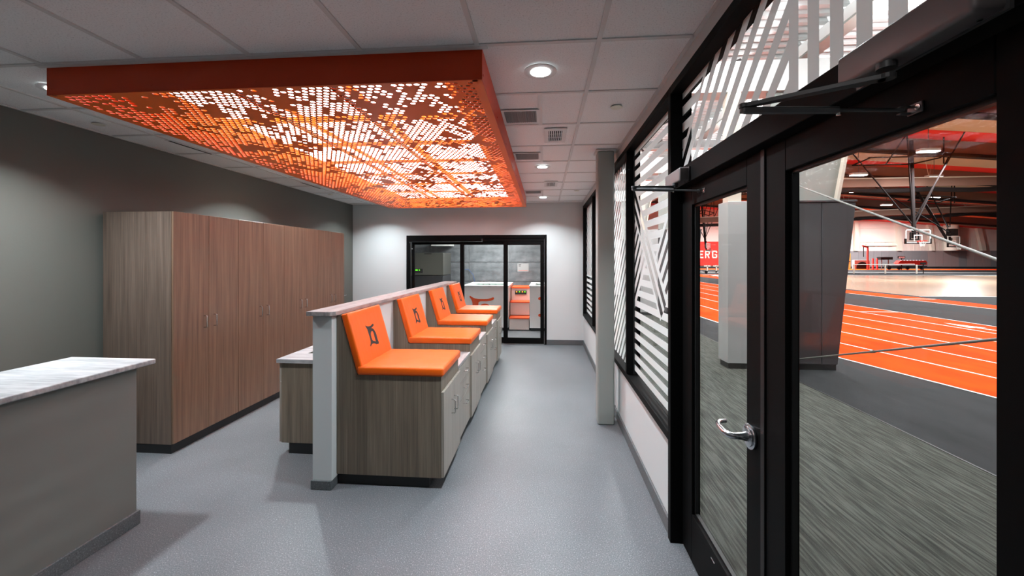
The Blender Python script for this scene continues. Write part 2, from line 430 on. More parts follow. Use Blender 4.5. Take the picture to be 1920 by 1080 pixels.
# ------------------------------------------------------------------ orange perforated ceiling box
box = empty('perforated_ceiling_box', ((BX0 + BX1) / 2, (BY0 + BY1) / 2, BZ0))
tag(box, 'large orange metal ceiling box with perforated underside, glowing white from within', 'light fixture')
th = .004
def fascia(x0, x1, y0, y1):
    return B(x0, x1, y0, y1, BZ0, BZ1).build('fascia', M['orange_shaded'], box, bevel=.001, seg=1)
fascia(BX0, BX1, BY0, BY0 + th); fascia(BX0, BX1, BY1 - th, BY1)
fascia(BX0, BX0 + th, BY0 + th, BY1 - th); fascia(BX1 - th, BX1, BY0 + th, BY1 - th)
for k in range(5):
    x = BX0 + .03 + (BX1 - BX0 - .06) * k / 4
    MB().cyl((x, BY0 - .003, BZ0 + .035), .006, .0035, 'y', 12).build('bolt', M['orange_shaded'], box)
for k in range(9):
    y = BY0 + .03 + (BY1 - BY0 - .06) * k / 8
    MB().cyl((BX1 - .0005, y, BZ0 + .035), .006, .0035, 'x', 12).build('bolt', M['orange_shaded'], box)
# perforated sheet: real holes on a staggered lattice, some cells left blank
def vnoise(seed):
    rnd = random.Random(seed); g = {}
    def f(x, y):
        i, j = math.floor(x), math.floor(y); u, w = x - i, y - j; u = u * u * (3 - 2 * u); w = w * w * (3 - 2 * w)
        def q(a, b):
            if (a, b) not in g: g[(a, b)] = rnd.random()
            return g[(a, b)]
        return (q(i, j) * (1 - u) + q(i + 1, j) * u) * (1 - w) + (q(i, j + 1) * (1 - u) + q(i + 1, j + 1) * u) * w
    return f
n1, n2, n3 = vnoise(1), vnoise(2), vnoise(3)
pitch = .0415; rowp = pitch * .8660254; R = .0150; m_ = .018
pv, pf = [], []
rows = int((BY1 - BY0 - 2 * m_) / rowp); cols = int((BX1 - BX0 - 2 * m_) / pitch) - 0
ox = (BX0 + BX1) / 2 - (cols - .5) * pitch / 2; oy = (BY0 + BY1) / 2 - (rows - 1) * rowp / 2
hr = pitch / math.sqrt(3)
NH = 12
for j in range(rows):
    for i in range(cols):
        cx_ = ox + (i + (.5 if j % 2 else 0)) * pitch; cy_ = oy + j * rowp
        a1 = i + (j % 2) * .5 - j * .5; a2 = i + (j % 2) * .5 + j * .5
        s_ = n1(a1 * .30, a2 * 1.1 + 50) * .5 + n2(a1 * 1.1, a2 * .30) * .5 + .35 * (n3(cx_ * 3.2, cy_ * 3.2) - .5) + random.uniform(-.12, .12)
        o_ = len(pv)
        outer = []
        for k in range(NH):
            an = math.pi / 6 + 2 * math.pi * k / NH
            rr = hr if k % 2 == 0 else hr * math.cos(math.pi / 6)
            outer.append((cx_ + rr * math.cos(an), cy_ + rr * math.sin(an), BZ0 + .001))
        if s_ < .395:
            pv += outer[::2]; pf.append(tuple(range(o_ + 5, o_ - 1, -1)))
        else:
            pv += outer
            pv += [(cx_ + R * math.cos(math.pi / 6 + 2 * math.pi * k / NH), cy_ + R * math.sin(math.pi / 6 + 2 * math.pi * k / NH), BZ0 + .001) for k in range(NH)]
            pv += [(cx_ + R * math.cos(math.pi / 6 + 2 * math.pi * k / NH), cy_ + R * math.sin(math.pi / 6 + 2 * math.pi * k / NH), BZ0 + .004) for k in range(NH)]
            for k in range(NH):
                q = (k + 1) % NH
                pf.append((o_ + k, o_ + NH + k, o_ + NH + q, o_ + q))
                pf.append((o_ + NH + k, o_ + 2 * NH + k, o_ + 2 * NH + q, o_ + NH + q))
me = bpy.data.meshes.new('perforated_panel'); bc = box.location
me.from_pydata([(x - bc.x, y - bc.y, z - bc.z) for x, y, z in pv], [], pf); me.materials.append(M['orange_metal'])
po = bpy.data.objects.new('perforated_panel', me); C.objects.link(po); po.parent = box
ex0, ex1 = ox - pitch / 2, ox + (cols) * pitch; ey0, ey1 = oy - hr * .75, oy + (rows - 1) * rowp + hr * .75
for (a_, b_, c_, d_) in ((BX0, ex0 + .03, BY0, BY1), (ex1 - .03, BX1, BY0, BY1), (ex0, ex1, BY0, ey0 + .006), (ex0, ex1, ey1 - .006, BY1)):
    B(a_, b_, c_, d_, BZ0 + .0012, BZ0 + .0025).build('panel_rim', M['orange_metal'], box)
for x in (-1.215, -1.82): B(x - .012, x + .012, BY0 + .01, BY1 - .01, BZ0 + .055, BZ0 + .075).build('support_rail', M['girder'], box)
# light panels recessed in the ceiling above the sheet
first = None
for r_, y in enumerate(PAN_Y):
    for c_, (x0, x1) in enumerate(PAN_X):
        t = empty('light_panel', ((x0 + x1) / 2, y + .27, CZ - .012))
        tag(t, 'white light panel above the orange sheet, %s row from the camera, %s of three' % (('front', 'second', 'third', 'fourth', 'fifth', 'sixth', 'last')[r_], ('left', 'middle', 'right')[c_]), 'light panel', 'light panels behind the perforated orange sheet')
        B(x0, x1, y, y + .54, CZ - .012, CZ - .004).build('panel_frame', M['white_metal'], t)
        B(x0 + .012, x1 - .012, y + .012, y + .528, CZ - .014, CZ - .0121).build('diffuser', M['panel_glow'], t)
for y, w_ in ((2.34, 'nearest the camera'), (3.0, 'middle one'), (3.66, 'third one back')):
    t = empty('dark_return_grille', (-.45, y + .26, CZ - .01)); tag(t, 'black grille behind holes at the right edge of the orange box, ' + w_, 'air vent', 'dark grilles behind the perforated orange sheet')
    B(-.56, -.36, y, y + .50, CZ - .012, CZ - .004).build('grille_plate', M['louvre_dark'], t)
    for k in range(6): B(-.555 + k * .034, -.548 + k * .034, y + .01, y + .49, CZ - .015, CZ - .012).build('slat', M['dark_plastic'], t)

# ------------------------------------------------------------------ right wall glazing
FX0, FX1, GXP = .723, .842, .792
w1 = struct(empty('window_1', (.78, 4.9, .57)))
B(FX0, FX1, 2.414, 7.60, .572, .622).build('window_sill', M['black_frame'], w1, bevel=.003, seg=1)
B(FX0, FX1, 2.414, 7.60, 2.585, 2.63).build('window_head', M['black_frame'], w1, bevel=.003, seg=1)
mull = [2.367, 3.595, 4.85, 6.13, 7.55]
for y in mull[1:]:
    B(FX0, FX1, y, y + .048, .622, 2.585).build('mullion', M['black_frame'], w1, bevel=.002, seg=1)
    B(GXP - .012, GXP + .014, y - .008, y, .622, 2.585).build('gasket', M['black_gasket'], w1)
def clip(poly, a, b, c):      # keep a*x+b*y<=c
    out = []; n = len(poly)
    for i in range(n):
        p, q = poly[i], poly[(i + 1) % n]; dp, dq = a * p[0] + b * p[1] - c, a * q[0] + b * q[1] - c
        if dp <= 0: out.append(p)
        if dp * dq < 0:
            t_ = dp / (dp - dq); out.append((p[0] + (q[0] - p[0]) * t_, p[1] + (q[1] - p[1]) * t_))
    return out
def region(rect, cons):
    p = [(rect[0], rect[2]), (rect[1], rect[2]), (rect[1], rect[3]), (rect[0], rect[3])]
    for c_ in cons:
        if len(p) < 3: return []
        p = clip(p, *c_)
    return p
def band(poly, a, b, lo, hi):
    if len(poly) < 3: return []
    p = clip(poly, a, b, hi)
    return clip(p, -a, -b, -lo) if len(p) > 2 else []
def stripes(out, poly, a, b, start, pitch_, width):
    if len(poly) < 3: return
    vals = [a * p[0] + b * p[1] for p in poly]; k = math.floor((min(vals) - start) / pitch_) - 1
    while start + k * pitch_ < max(vals):
        q = band(poly, a, b, start + k * pitch_, start + k * pitch_ + width)
        if len(q) > 2: out.append(q)
        k += 1
def film(parent, polys, x):
    mb = MB()
    for p in polys: mb.prism(p, 'x', x, x + .0006)
    o = mb.build('frosted_film', M['film'], parent); return o
HP, HW, DP, DW = .0945, .052, .133, .074
def pane(parent, y0, y1, z0, z1, x):
    return B(x, x + .006, y0, y1, z0, z1).build('glass_pane', M['glass'], parent)
# nearest tall pane beside the door: crossing diagonal bars over horizontals
y0, y1, z0, z1 = 2.414, 3.595, .622, 2.585
pane(w1, y0, y1, z0, z1, GXP)
r = (y0, y1, z0, z1); P_ = []
up = (1, 1)   # y+z ascending in view ; z-y descending in view
lowc = 4.02
for lo, hi in ((-1.60, -1.555), (-1.475, -1.415), (-1.343, -1.28)):
    P_.append(band(region(r, [(-1, -1, -lowc)]), -1, 1, lo, hi))
left = [(-1, 1, -1.60)]            # z-y <= -1.60
stripes(P_, region(r, left + [(-1, -1, -4.79)]), 1, 1, 4.79, DP, DW)
stripes(P_, region(r, left + [(1, 1, 4.79), (-1, -1, -lowc)]), 0, 1, .66, HP, HW)
stripes(P_, region(r, [(1, 1, lowc)]), 0, 1, .66, HP, HW)
right = [(1, -1, 1.28)]            # z-y >= -1.28
stripes(P_, region(r, right + [(1, 1, 4.59), (-1, -1, -lowc)]), 1, 1, 4.59 - DP * 4 - DW + .02, DP, DW)
stripes(P_, region(r, right + [(-1, -1, -4.59)]), 0, 1, 2.52 - HP * 20 + .02, HP, HW)
P_ = [p for p in P_ if len(p) > 2]
film(w1, P_, GXP - .001)
# further panes
for k in range(1, 4):
    y0, y1 = mull[k] + .048, mull[k + 1]
    pane(w1, y0, y1, z0, z1, GXP); r = (y0, y1, z0, z1); P_ = []
    if k == 1: stripes(P_, region(r, []), .5, .1 + .4, .05, HP * .72, HW * .72)
    elif k == 2:
        stripes(P_, region(r, [(0, -1, -2.0)]), 0, 1, .66, HP, HW)
        stripes(P_, region(r, [(0, 1, 2.0)]), 1, 1, .0, DP, DW)
    else:
        zc = 1.35
        stripes(P_, region(r, [(0, 1, zc)]), 0, 1, .66, HP, HW)
        stripes(P_, region(r, [(0, -1, -zc), (-1, 0, -(y0 + y1) / 2)]), -1, 1, 0, DP, DW)
        stripes(P_, region(r, [(0, -1, -zc), (1, 0, (y0 + y1) / 2)]), 1, 1, 0, DP, DW)
    film(w1, [p for p in P_ if len(p) > 2], GXP - .001)

# door frame + transom
fr = struct(empty('trim_3', (.78, 1.5, 0)))
B(FX0, FX1, 2.367, 2.414, 0, 2.63).build('jamb', M['black_frame'], fr, bevel=.002, seg=1)
B(FX0, FX1, .600, .650, 0, 2.63).build('jamb', M['black_frame'], fr, bevel=.002, seg=1)
B(FX0, FX1, .650, 2.367, 2.585, 2.63).build('frame_head', M['black_frame'], fr, bevel=.002, seg=1)
B(.745, FX1, .650, 2.367, 2.035, 2.132).build('transom_bar', M['black_frame'], fr, bevel=.002, seg=1)
w2 = struct(empty('window_2', (.79, 1.5, 2.132)))
y0, y1, z0, z1 = .650, 2.367, 2.132, 2.585
pane(w2, y0, y1, z0, z1, GXP); r = (y0, y1, z0, z1); P_ = []
stripes(P_, region(r, [(1, 0, 1.366)]), 1, 0, 1.318 - HP * 12, HP, .050)
stripes(P_, region(r, [(-1, 0, -1.366), (1, 1, 4.62)]), 1, 1, 3.78 - DP * 8, DP, DW * .92)
stripes(P_, region(r, [(-1, 0, -1.366), (-1, -1, -4.62)]), 0, 1, .66, HP, HW)
film(w2, [p for p in P_ if len(p) > 2], GXP - .001)

# door leaves
def leaf(name, ya, yb, sa_, sb_, label_frame):
    """ya<yb leaf extent; sa_,sb_ stile widths at ya and yb"""
    t = struct(empty(name, (.81, (ya + yb) / 2, 0)))
    X0, X1 = .790, .835; oz0, oz1, zt = .262, 1.925, 2.030
    B(X0, X1, ya, ya + sa_, .008, zt).build('stile', M['black_frame'], t, bevel=.002, seg=1)
    B(X0, X1, yb - sb_, yb, .008, zt).build('stile', M['black_frame'], t, bevel=.002, seg=1)
    B(X0, X1, ya + sa_, yb - sb_, .008, oz0).build('bottom_rail', M['black_frame'], t, bevel=.002, seg=1)
    B(X0, X1, ya + sa_, yb - sb_, oz1, zt).build('top_rail', M['black_frame'], t, bevel=.002, seg=1)
    a, b = ya + sa_, yb - sb_
    g = MB().box(.806, .824, a, a + .010, oz0, oz1).box(.806, .824, b - .010, b, oz0, oz1).box(.806, .824, a, b, oz0, oz0 + .010).box(.806, .824, a, b, oz1 - .010, oz1)
    g.build('glazing_bead', M['black_gasket'], t)
    B(.814, .820, a + .006, b - .006, oz0 + .006, oz1 - .006).build('glass_pane', M['glass'], t)
    return t
d1 = leaf('door_1', 1.516, 2.362, .12, .140, '')
d2 = leaf('door_2', .655, 1.508, .114, .125, '')
B(.784, .7895, 1.500, 1.524, .01, 2.03).build('astragal', M['black_gasket'], d2)
# lever handle on the far leaf
yh, zh = 1.597, .957
ln = MB().cyl((.790, yh, zh), .047, -.012, 'x', 40).cyl((.778, yh, zh), .037, -.006, 'x', 40).build('handle_rose', M['steel_lever'], d1, bevel=.001, smooth=True)
lv = MB().tube([(.774, yh, zh), (.752, yh, zh), (.735, yh, zh)], [.020, .014, .013], 20)
lv.tube([(.742, yh, zh), (.722, yh, zh), (.708, yh + .008, zh + .001), (.701, yh + .030, zh + .003), (.700, yh + .070, zh + .006), (.706, yh + .100, zh + .008), (.722, yh + .120, zh + .008), (.748, yh + .124, zh + .008)],
        [.0125, .0125, .012, .011, .010, .0095, .009, .0085], 12)
lv.build('lever_handle', M['steel_lever'], d1, smooth=True)
B(.7885, .7901, 1.93, 1.97, .215, .222).build('maker_tag', M['chrome'], d1)

# door closers
def closer(ya, yb, z0, z1, xf, pivot, elbow, bracket, label, zarm):
    t = empty('door_closer', (.745, (ya + yb) / 2, z0)); tag(t, label, 'door closer', 'surface mounted door closers')
    B(xf, .7445, ya, yb, z0, z1).build('cover', M['closer'], t, bevel=.010, seg=4, smooth=True)
    B(.738, .7449, ya - .004, yb + .004, z0 - .002, z1 + .002).build('back_plate', M['closer_arm'], t)
    px, py = pivot
    MB().cyl((px, py, z0 - .012), .017, .013, 'z', 20).build('pivot_boss', M['closer_arm'], t, smooth=True)
    ex, ey = elbow; za = zarm
    def flat(p, q, w, th_, z):
        p, q = Vector((*p, z)), Vector((*q, z)); d = (q - p).normalized(); n_ = Vector((-d.y, d.x, 0)) * w
        mb = MB(); pts = [p + n_, q + n_ * .7, q - n_ * .7, p - n_]
        mb.prism([(v_.x, v_.y) for v_ in pts], 'z', z, z + th_); mb.cyl((q.x, q.y, z), w * .95, th_, 'z', 16); mb.cyl((p.x, p.y, z), w * 1.25, th_, 'z', 16)
        return mb
    flat((px, py), (ex, ey), .0125, .010, za).build('main_arm', M['closer_arm'], t, bevel=.001, seg=1)
    bx_, by_, bz_ = bracket
    q = Vector((bx_ - .018, by_, bz_)); p = Vector((ex, ey, za - .006)); mid = p.lerp(q, .62)
    fa = MB().tube([p, p.lerp(q, .35), mid], [.0095, .009, .0085], 8).cyl((ex, ey, za - .011), .0095, .009, 'z', 16)
    fa.build('forearm', M['closer_arm'], t, smooth=True)
    MB().tube([p.lerp(q, .5), q], .0042, 10).build('adjusting_rod', M['closer_arm'], t, smooth=True)
    MB().cyl((mid.x, mid.y, mid.z - .012), .0045, .006, 'z', 12).build('clamp_screw', M['chrome'], t)
    br = MB().box(bx_ - .004, bx_, by_ - .024, by_ + .012, bz_ - .012, bz_ + .012)
    br.box(bx_ - .026, bx_ - .004, by_ + .000, by_ + .012, bz_ + .005, bz_ + .009).box(bx_ - .026, bx_ - .004, by_ + .000, by_ + .012, bz_ - .009, bz_ - .005)
    br.build('foot_bracket', M['closer_arm'], t, bevel=.002)
    MB().cyl((bx_ - .004, by_ - .015, bz_), .006, -.002, 'x', 14).build('screw', M['chrome'], t)
    for yy in (ya + .03, yb - .06):
        MB().cyl((.728, yy, z0 - .002), .004, .003, 'z', 12).build('screw', M['chrome'], t)
    return t
closer(.702, 1.008, 2.036, 2.108, .690, (.700, .880), (.486, 1.019), (.790, .925, 1.955), 'dark bronze door closer with folding arm nearest the camera, over the right door leaf', 2.003)
closer(2.115, 2.362, 2.036, 2.108, .690, (.690, 2.185), (.473, 2.173), (.790, 2.06, 1.975), 'grey bronze door closer with folding arm beyond, over the left door leaf', 2.012)

# steel column in the aisle
pc = empty('steel_column', (.606, 4.08, 0)); tag(pc, 'grey painted square steel column standing by the glazed right wall', 'column')
B(.524, .688, 3.996, 4.16, .0, CZ - .012).build('shaft', M['pillar'], pc, bevel=.018, seg=4, smooth=True)
B(.506, .706, 3.978, 4.178, CZ - .014, CZ - .003).build('ceiling_trim', M['grid'], pc)
pp = empty('wall_pipe', (.722, 4.28, 0)); tag(pp, 'slim white pipe rising from the floor behind the square steel column', 'pipe')
MB().cyl((.722, 4.28, .0), .016, .56, 'z', 16).build('pipe_body', M['white_metal'], pp, smooth=True)
MB().cyl((.722, 4.28, .0), .026, .012, 'z', 16).build('floor_collar', M['white_metal'], pp)

# ------------------------------------------------------------------ tall lockers
LX0, LX1, LY0, UW = -3.742, -3.118, 3.112, .7185
def handle_v(x, y, z0, z1, out, parent, r=.0045):
    MB().tube([(x, y, z0), (x + out * .8, y, z0), (x + out, y, z0 + .006), (x + out, y, z1 - .006), (x + out * .8, y, z1), (x, y, z1)], r, 8).build('handle', M['chrome'], parent, smooth=True)
def locker(k, label):
    y0 = LY0 + k * UW; y1 = y0 + UW - .001
    t = empty('tall_locker', ((LX0 + LX1) / 2, (y0 + y1) / 2, 0)); tag(t, label, 'cabinet', 'tall walnut laminate lockers along the left wall')
    B(LX0, LX1, y0, y1, .078, 2.036).build('body', M['locker_shaded'], t)
    B(LX0 + .01, LX1 - .004, y0 + (.004 if k == 0 else 0), y1, 0, .078).build('toe_kick', M['kick'], t)
    ym = (y0 + y1) / 2
    for n_, (a, b, hy) in enumerate(((y0 + .0015, ym - .0015, ym - .055), (ym + .0015, y1 - .0015, ym + .055))):
        d = B(LX1 + .001, LX1 + .019, a, b, .082, 2.036).build('door', M['locker'], t, bevel=.001, seg=1)
        handle_v(LX1 + .019, hy, 1.012, 1.118, .030, d)
M['locker_shaded'] = laminate('shaded locker side laminate', (70, 58, 50), (96, 81, 71), (118, 101, 90))  # same laminate, greyer tone stands in for less orange light
lab = ['tall walnut laminate two-door locker nearest the camera, its dull side panel showing', 'tall walnut laminate two-door locker, second from the camera', 'tall walnut laminate two-door locker, third from the camera, brightest under the ceiling light', 'tall walnut laminate two-door locker at the far end by the white wall']
for k in range(4): locker(k, lab[k])
lv = empty('wall_lever', (XL + .03, 7.30, .93)); tag(lv, 'small chrome lever on the dark wall just past the last tall locker', 'door lever')
MB().cyl((XL + .001, 7.30, .955), .030, .010, 'x', 20).build('rose', M['chrome'], lv, smooth=True)
MB().tube([(XL + .01, 7.30, .955), (XL + .06, 7.30, .955), (XL + .065, 7.19, .955)], .009, 10).build('lever', M['chrome'], lv, smooth=True)

# ------------------------------------------------------------------ reception desk half wall
dk = empty('reception_desk', (-2.78, .9, 0)); tag(dk, 'grey half-wall desk with driftwood top in the left foreground', 'desk')
B(-3.00, -2.505, -1.2, 2.272, .0, .968).build('half_wall', M['desk_wall'], dk, bevel=.003)
B(-3.06, -2.470, -1.25, 2.362, .9685, 1.000).build('desk_top', M['counter'], dk, bevel=.006, seg=2)
B(-3.02, -2.492, -1.2, 2.285, 0, .085).build('cove_base', M['cove'], dk, bevel=.004)

# ------------------------------------------------------------------ divider wall with cap
dv = empty('divider_wall', (-1.57, 4.66, 0)); tag(dv, 'white half-height divider wall with driftwood cap behind the orange seats', 'partition')
B(-1.643, -1.5005, 2.722, 6.60, 0, 1.232).build('half_wall', M['wall_white'], dv, bevel=.003)
cp_ = MB().prism([(-1.676, 2.695), (-1.50, 2.695), (-1.472, 2.725), (-1.472, 6.64), (-1.676, 6.64)], 'z', 1.2325, 1.264)
cp_.build('wall_cap', M['counter_y'], dv, bevel=.003, seg=2)
MB().box(-1.653, -1.4995, 2.711, 6.60, 0, .066).build('cove_base', M['cove'], dv, bevel=.004)

# ------------------------------------------------------------------ taping tables
LOGO = [(0.2028, 0.3172), (0.2137, 0.3102), (0.2316, 0.3045), (0.2549, 0.3004), (0.284, 0.3006), (0.3047, 0.3055), (0.3192, 0.3097), (0.3332, 0.3082), (0.3407, 0.3007), (0.3302, 0.2937), (0.3146, 0.2879), (0.2914, 0.284), (0.275, 0.2811), (0.2965, 0.2778), (0.3126, 0.2702), (0.3233, 0.2584), (0.3321, 0.2434), (0.3387, 0.2247), (0.339, 0.2059), (0.3367, 0.1877), (0.338, 0.1730), (0.342, 0.1689), (0.345, 0.1595), (0.344, 0.1487), (0.3311, 0.1402), (0.3171, 0.1425), (0.3051, 0.1478), (0.2934, 0.1438), (0.2819, 0.1542), (0.265, 0.1605), (0.2435, 0.1639), (0.222, 0.1621), (0.207, 0.1564), (0.1965, 0.1486), (0.1894, 0.1527), (0.1917, 0.1612), (0.2046, 0.1711), (0.2115, 0.1824), (0.2162, 0.1994), (0.2161, 0.2226), (0.2146, 0.2435), (0.2143, 0.2616), (0.2128, 0.2825), (0.2035, 0.2996), (0.1975, 0.3109)]
LHOLE = [(0.2536, 0.2464), (0.2653, 0.2559), (0.2813, 0.2582), (0.2924, 0.2521), (0.2984, 0.2378), (0.2976, 0.2221), (0.2967, 0.2064), (0.2971, 0.1878), (0.2994, 0.1675), (0.2849, 0.1733), (0.2705, 0.1789), (0.2533, 0.1844), (0.2458, 0.1959), (0.2428, 0.2147), (0.2461, 0.2322)]
TW = .562; TX0, TX1 = -1.498, -.729
SL = math.hypot(.123, .43); dx, dz = -.123 / SL, .43 / SL
def puffy(name, m, parent, fn, nu, nv, hgt, nseg=3):
    pass
def cushion_mesh(w, l, t_, rad, seed, wr=.0022):
    """rounded slab, w along x, l along y, t along z, gentle crown and corner creases; origin at the corner"""
    bm = bmesh.new(); bmesh.ops.create_cube(bm, size=1)
    bmesh.ops.scale(bm, vec=(w, l, t_), verts=bm.verts); bmesh.ops.translate(bm, vec=(w / 2, l / 2, t_ / 2), verts=bm.verts)
    bmesh.ops.bevel(bm, geom=bm.edges[:], offset=rad, segments=4, affect='EDGES', profile=.5)
    top = [f for f in bm.faces if f.calc_area() > w * l * .3]
    bmesh.ops.subdivide_edges(bm, edges=list({e for f in top for e in f.edges}), cuts=14, use_grid_fill=True)
    rnd = vnoise(seed)
    for v_ in bm.verts:
        u, q = v_.co.x / w, v_.co.y / l
        cr = (max(0, math.sin(math.pi * min(1, max(0, u)))) * max(0, math.sin(math.pi * min(1, max(0, q))))) ** .5
        if v_.co.z > t_ * .6: v_.co.z += .006 * cr + wr * (rnd(u * 9 + q * 6, q * 22 - u * 14) - .5) * 2
        elif t_ * .2 < v_.co.z: 
            pass
    bmesh.ops.recalc_face_normals(bm, faces=bm.faces)
    me_ = bpy.data.meshes.new('cushion'); bm.to_mesh(me_); bm.free()
    me_.polygons.foreach_set('use_smooth', [True] * len(me_.polygons)); me_.materials.append(M['vinyl'])
    return me_
def table(y0, label):
    t = empty('taping_table', ((TX0 + TX1) / 2, y0 + TW / 2, 0)); tag(t, label, 'padded seat', 'orange padded taping tables along the divider')
    root = t.location
    y1 = y0 + TW
    prof = [(TX0, .080), (TX1, .080), (TX1, .800), (-1.345, .800), (-1.468, 1.231), (TX0, 1.231)]
    MB().prism(prof, 'y', y0, y1).build('cabinet_body', M['table_wood'], t, bevel=.001, seg=1)
    B(TX0, -.822, y0 + .02, y1 - .0, 0, .080).build('toe_kick', M['kick'], t, bevel=.004)
    ym = (y0 + y1) / 2
    for a, b, hy in ((y0 + .001, ym - .0015, ym - .045), (ym + .0015, y1 - .001, ym + .045)):
        d = B(TX1 + .001, TX1 + .020, a, b, .083, .690).build('door', M['front_wood_sheen'], t, bevel=.001, seg=1)
        handle_v(TX1 + .020, hy, .455, .560, .030, d)
    # seat cushion
    sm = cushion_mesh(.632, TW + .026, .062, .016, 5)
    s_ = bpy.data.objects.new('seat_cushion', sm); C.objects.link(s_); s_.parent = t
    s_.location = Vector((-1.342, y0 - .013, .801)) - root
    bmh = cushion_mesh(.447, TW + .012, .052, .013, 9, .0008)
    bk_ = bpy.data.objects.new('back_cushion', bmh); C.objects.link(bk_); bk_.parent = t
    # local x runs up the slope, local z is the outward normal
    ux, uz = Vector((dx, 0, dz)), Vector((dz, 0, -dx)); uy = uz.cross(ux)
    bk_.rotation_euler = Matrix((ux, uy, uz)).transposed().to_euler()
    yy0 = y0 + TW + .006 if uy.y < 0 else y0 - .006
    bk_.location = Vector((-1.347 + .002, yy0, .802)) - root
    # printed emblem on the backrest
    z_ = .0525 + .0068
    def pt(a, b, off=0.0):
        crown = .006 * (max(0, math.sin(math.pi * b / .447)) * max(0, math.sin(math.pi * a / TW))) ** .5
        q = Vector((-1.345, 0, .802)) + ux * b + uz * (.052 + crown + .0012 + off)
        return Vector((q.x, y0 + a, q.z)) - root
    tri = tessellate_polygon([[Vector((a, b, 0)) for a, b in LOGO], [Vector((a, b, 0)) for a, b in LHOLE]])
    allp = LOGO + LHOLE
    lm = bpy.data.meshes.new('emblem'); lm.from_pydata([pt(a, b) for a, b in allp], [], [tuple(f) for f in tri]); lm.materials.append(M['logo'])
    lo = bpy.data.objects.new('emblem', lm); C.objects.link(lo); lo.parent = t
    return t
TY = [2.785, 3.876, 4.967, 6.058]
t0 = table(TY[0], 'orange padded taping table on brown laminate cabinet, nearest the camera')
for k, lb in ((1, 'orange padded taping table, second from the camera'), (2, 'orange padded taping table, third from the camera'), (3, 'orange padded taping table, last before the sliding glass doors')):
    c = copy_tree(t0, Vector((t0.location.x, t0.location.y + TY[k] - TY[0], 0))); c['label'] = lb
def drawers(y0, y1, label):
    t = empty('drawer_unit', ((TX0 + TX1) / 2, (y0 + y1) / 2, 0)); tag(t, label, 'drawer unit', 'low drawer units between the taping tables')
    B(TX0, TX1 - .012, y0 + .001, y1 - .001, .080, .700).build('body', M['table_wood'], t)
    B(TX0, -.822, y0, y1, 0, .080).build('toe_kick', M['kick'], t)
    B(TX0, TX1 + .004, y0 + .001, y1 - .001, .7005, .727).build('worktop', M['counter_y'], t, bevel=.002, seg=1)
    for z0, z1 in ((.555, .697), (.400, .552), (.085, .397)):
        d = B(TX1 - .011, TX1 + .004, y0 + .004, y1 - .004, z0, z1).build('drawer', M['front_wood_sheen'], t, bevel=.001, seg=1)
        ym, zm = (y0 + y1) / 2, (z1 - .065 if z1 < .5 else (z0 + z1) / 2)
        x = TX1 + .004
        MB().tube([(x, ym - .05, zm), (x + .024, ym - .05, zm), (x + .030, ym - .044, zm), (x + .030, ym + .044, zm), (x + .024, ym + .05, zm), (x, ym + .05, zm)], .0045, 8).build('handle', M['chrome'], d, smooth=True)
    return t
g0 = drawers(TY[0] + TW + .001, TY[1] - .001, 'low three-drawer unit with pale top between the first and second orange tables')
for k, lb in ((1, 'low three-drawer unit with pale top between the second and third orange tables'), (2, 'low three-drawer unit with pale top between the third and last orange tables')):
    c = copy_tree(g0, Vector((g0.location.x, g0.location.y + TY[k] - TY[0], 0))); c['label'] = lb

# ------------------------------------------------------------------ sink cabinet behind the divider
sk = empty('sink_cabinet', (-1.93, 4.4, 0)); tag(sk, 'walnut laminate sink base cabinet tucked behind the white divider wall', 'cabinet')
SX0, SX1, SY0, SY1 = -2.205, -1.655, 3.200, 5.90
B(SX0, SX1, SY0, SY1, .092, .7645).build('body', M['table_wood'], sk)
B(SX0 + .062, SX1, SY0 + .005, SY1, 0, .092).build('toe_kick', M['kick'], sk, bevel=.004)
for k in range(5):
    a = SY0 + .002 + k * .54; d = B(SX0 - .019, SX0 - .001, a, a + .536, .098, .60).build('door', M['front_wood_sheen'], sk, bevel=.001, seg=1)
    handle_v(SX0 - .019, a + (.49 if k % 2 == 0 else .045), .46, .565, -.030, d)
    d = B(SX0 - .019, SX0 - .001, a, a + .536, .604, .76).build('drawer', M['front_wood_sheen'], sk, bevel=.001, seg=1)
    MB().tube([(SX0 - .019, a + .22, .68), (SX0 - .049, a + .22, .68), (SX0 - .049, a + .32, .68), (SX0 - .019, a + .32, .68)], .0045, 8).build('handle', M['chrome'], d, smooth=True)
zt0, zt1 = .765, .797
wt = MB().box(SX0 - .032, SX1, SY0 - .020, 3.40, zt0, zt1).box(SX0 - .032, SX1, 3.95, SY1, zt0, zt1).box(SX0 - .032, -2.10, 3.40, 3.95, zt0, zt1).box(-1.72, SX1, 3.40, 3.95, zt0, zt1)
wt.build('worktop', M['counter'], sk)
bs = MB().box(-2.10, -2.095, 3.40, 3.95, .66, zt1 - .002).box(-1.725, -1.72, 3.40, 3.95, .66, zt1 - .002).box(-2.10, -1.72, 3.40, 3.405, .66, zt1 - .002).box(-2.10, -1.72, 3.945, 3.95, .66, zt1 - .002).box(-2.10, -1.72, 3.40, 3.95, .6455, .66)
bs.build('basin', M['stainless'], sk)
MB().tube([(-1.70, 3.70, zt1), (-1.70, 3.70, zt1 + .20), (-1.73, 3.70, zt1 + .24), (-1.80, 3.70, zt1 + .24), (-1.83, 3.70, zt1 + .20)], .010, 10).build('tap', M['chrome'], sk, smooth=True)

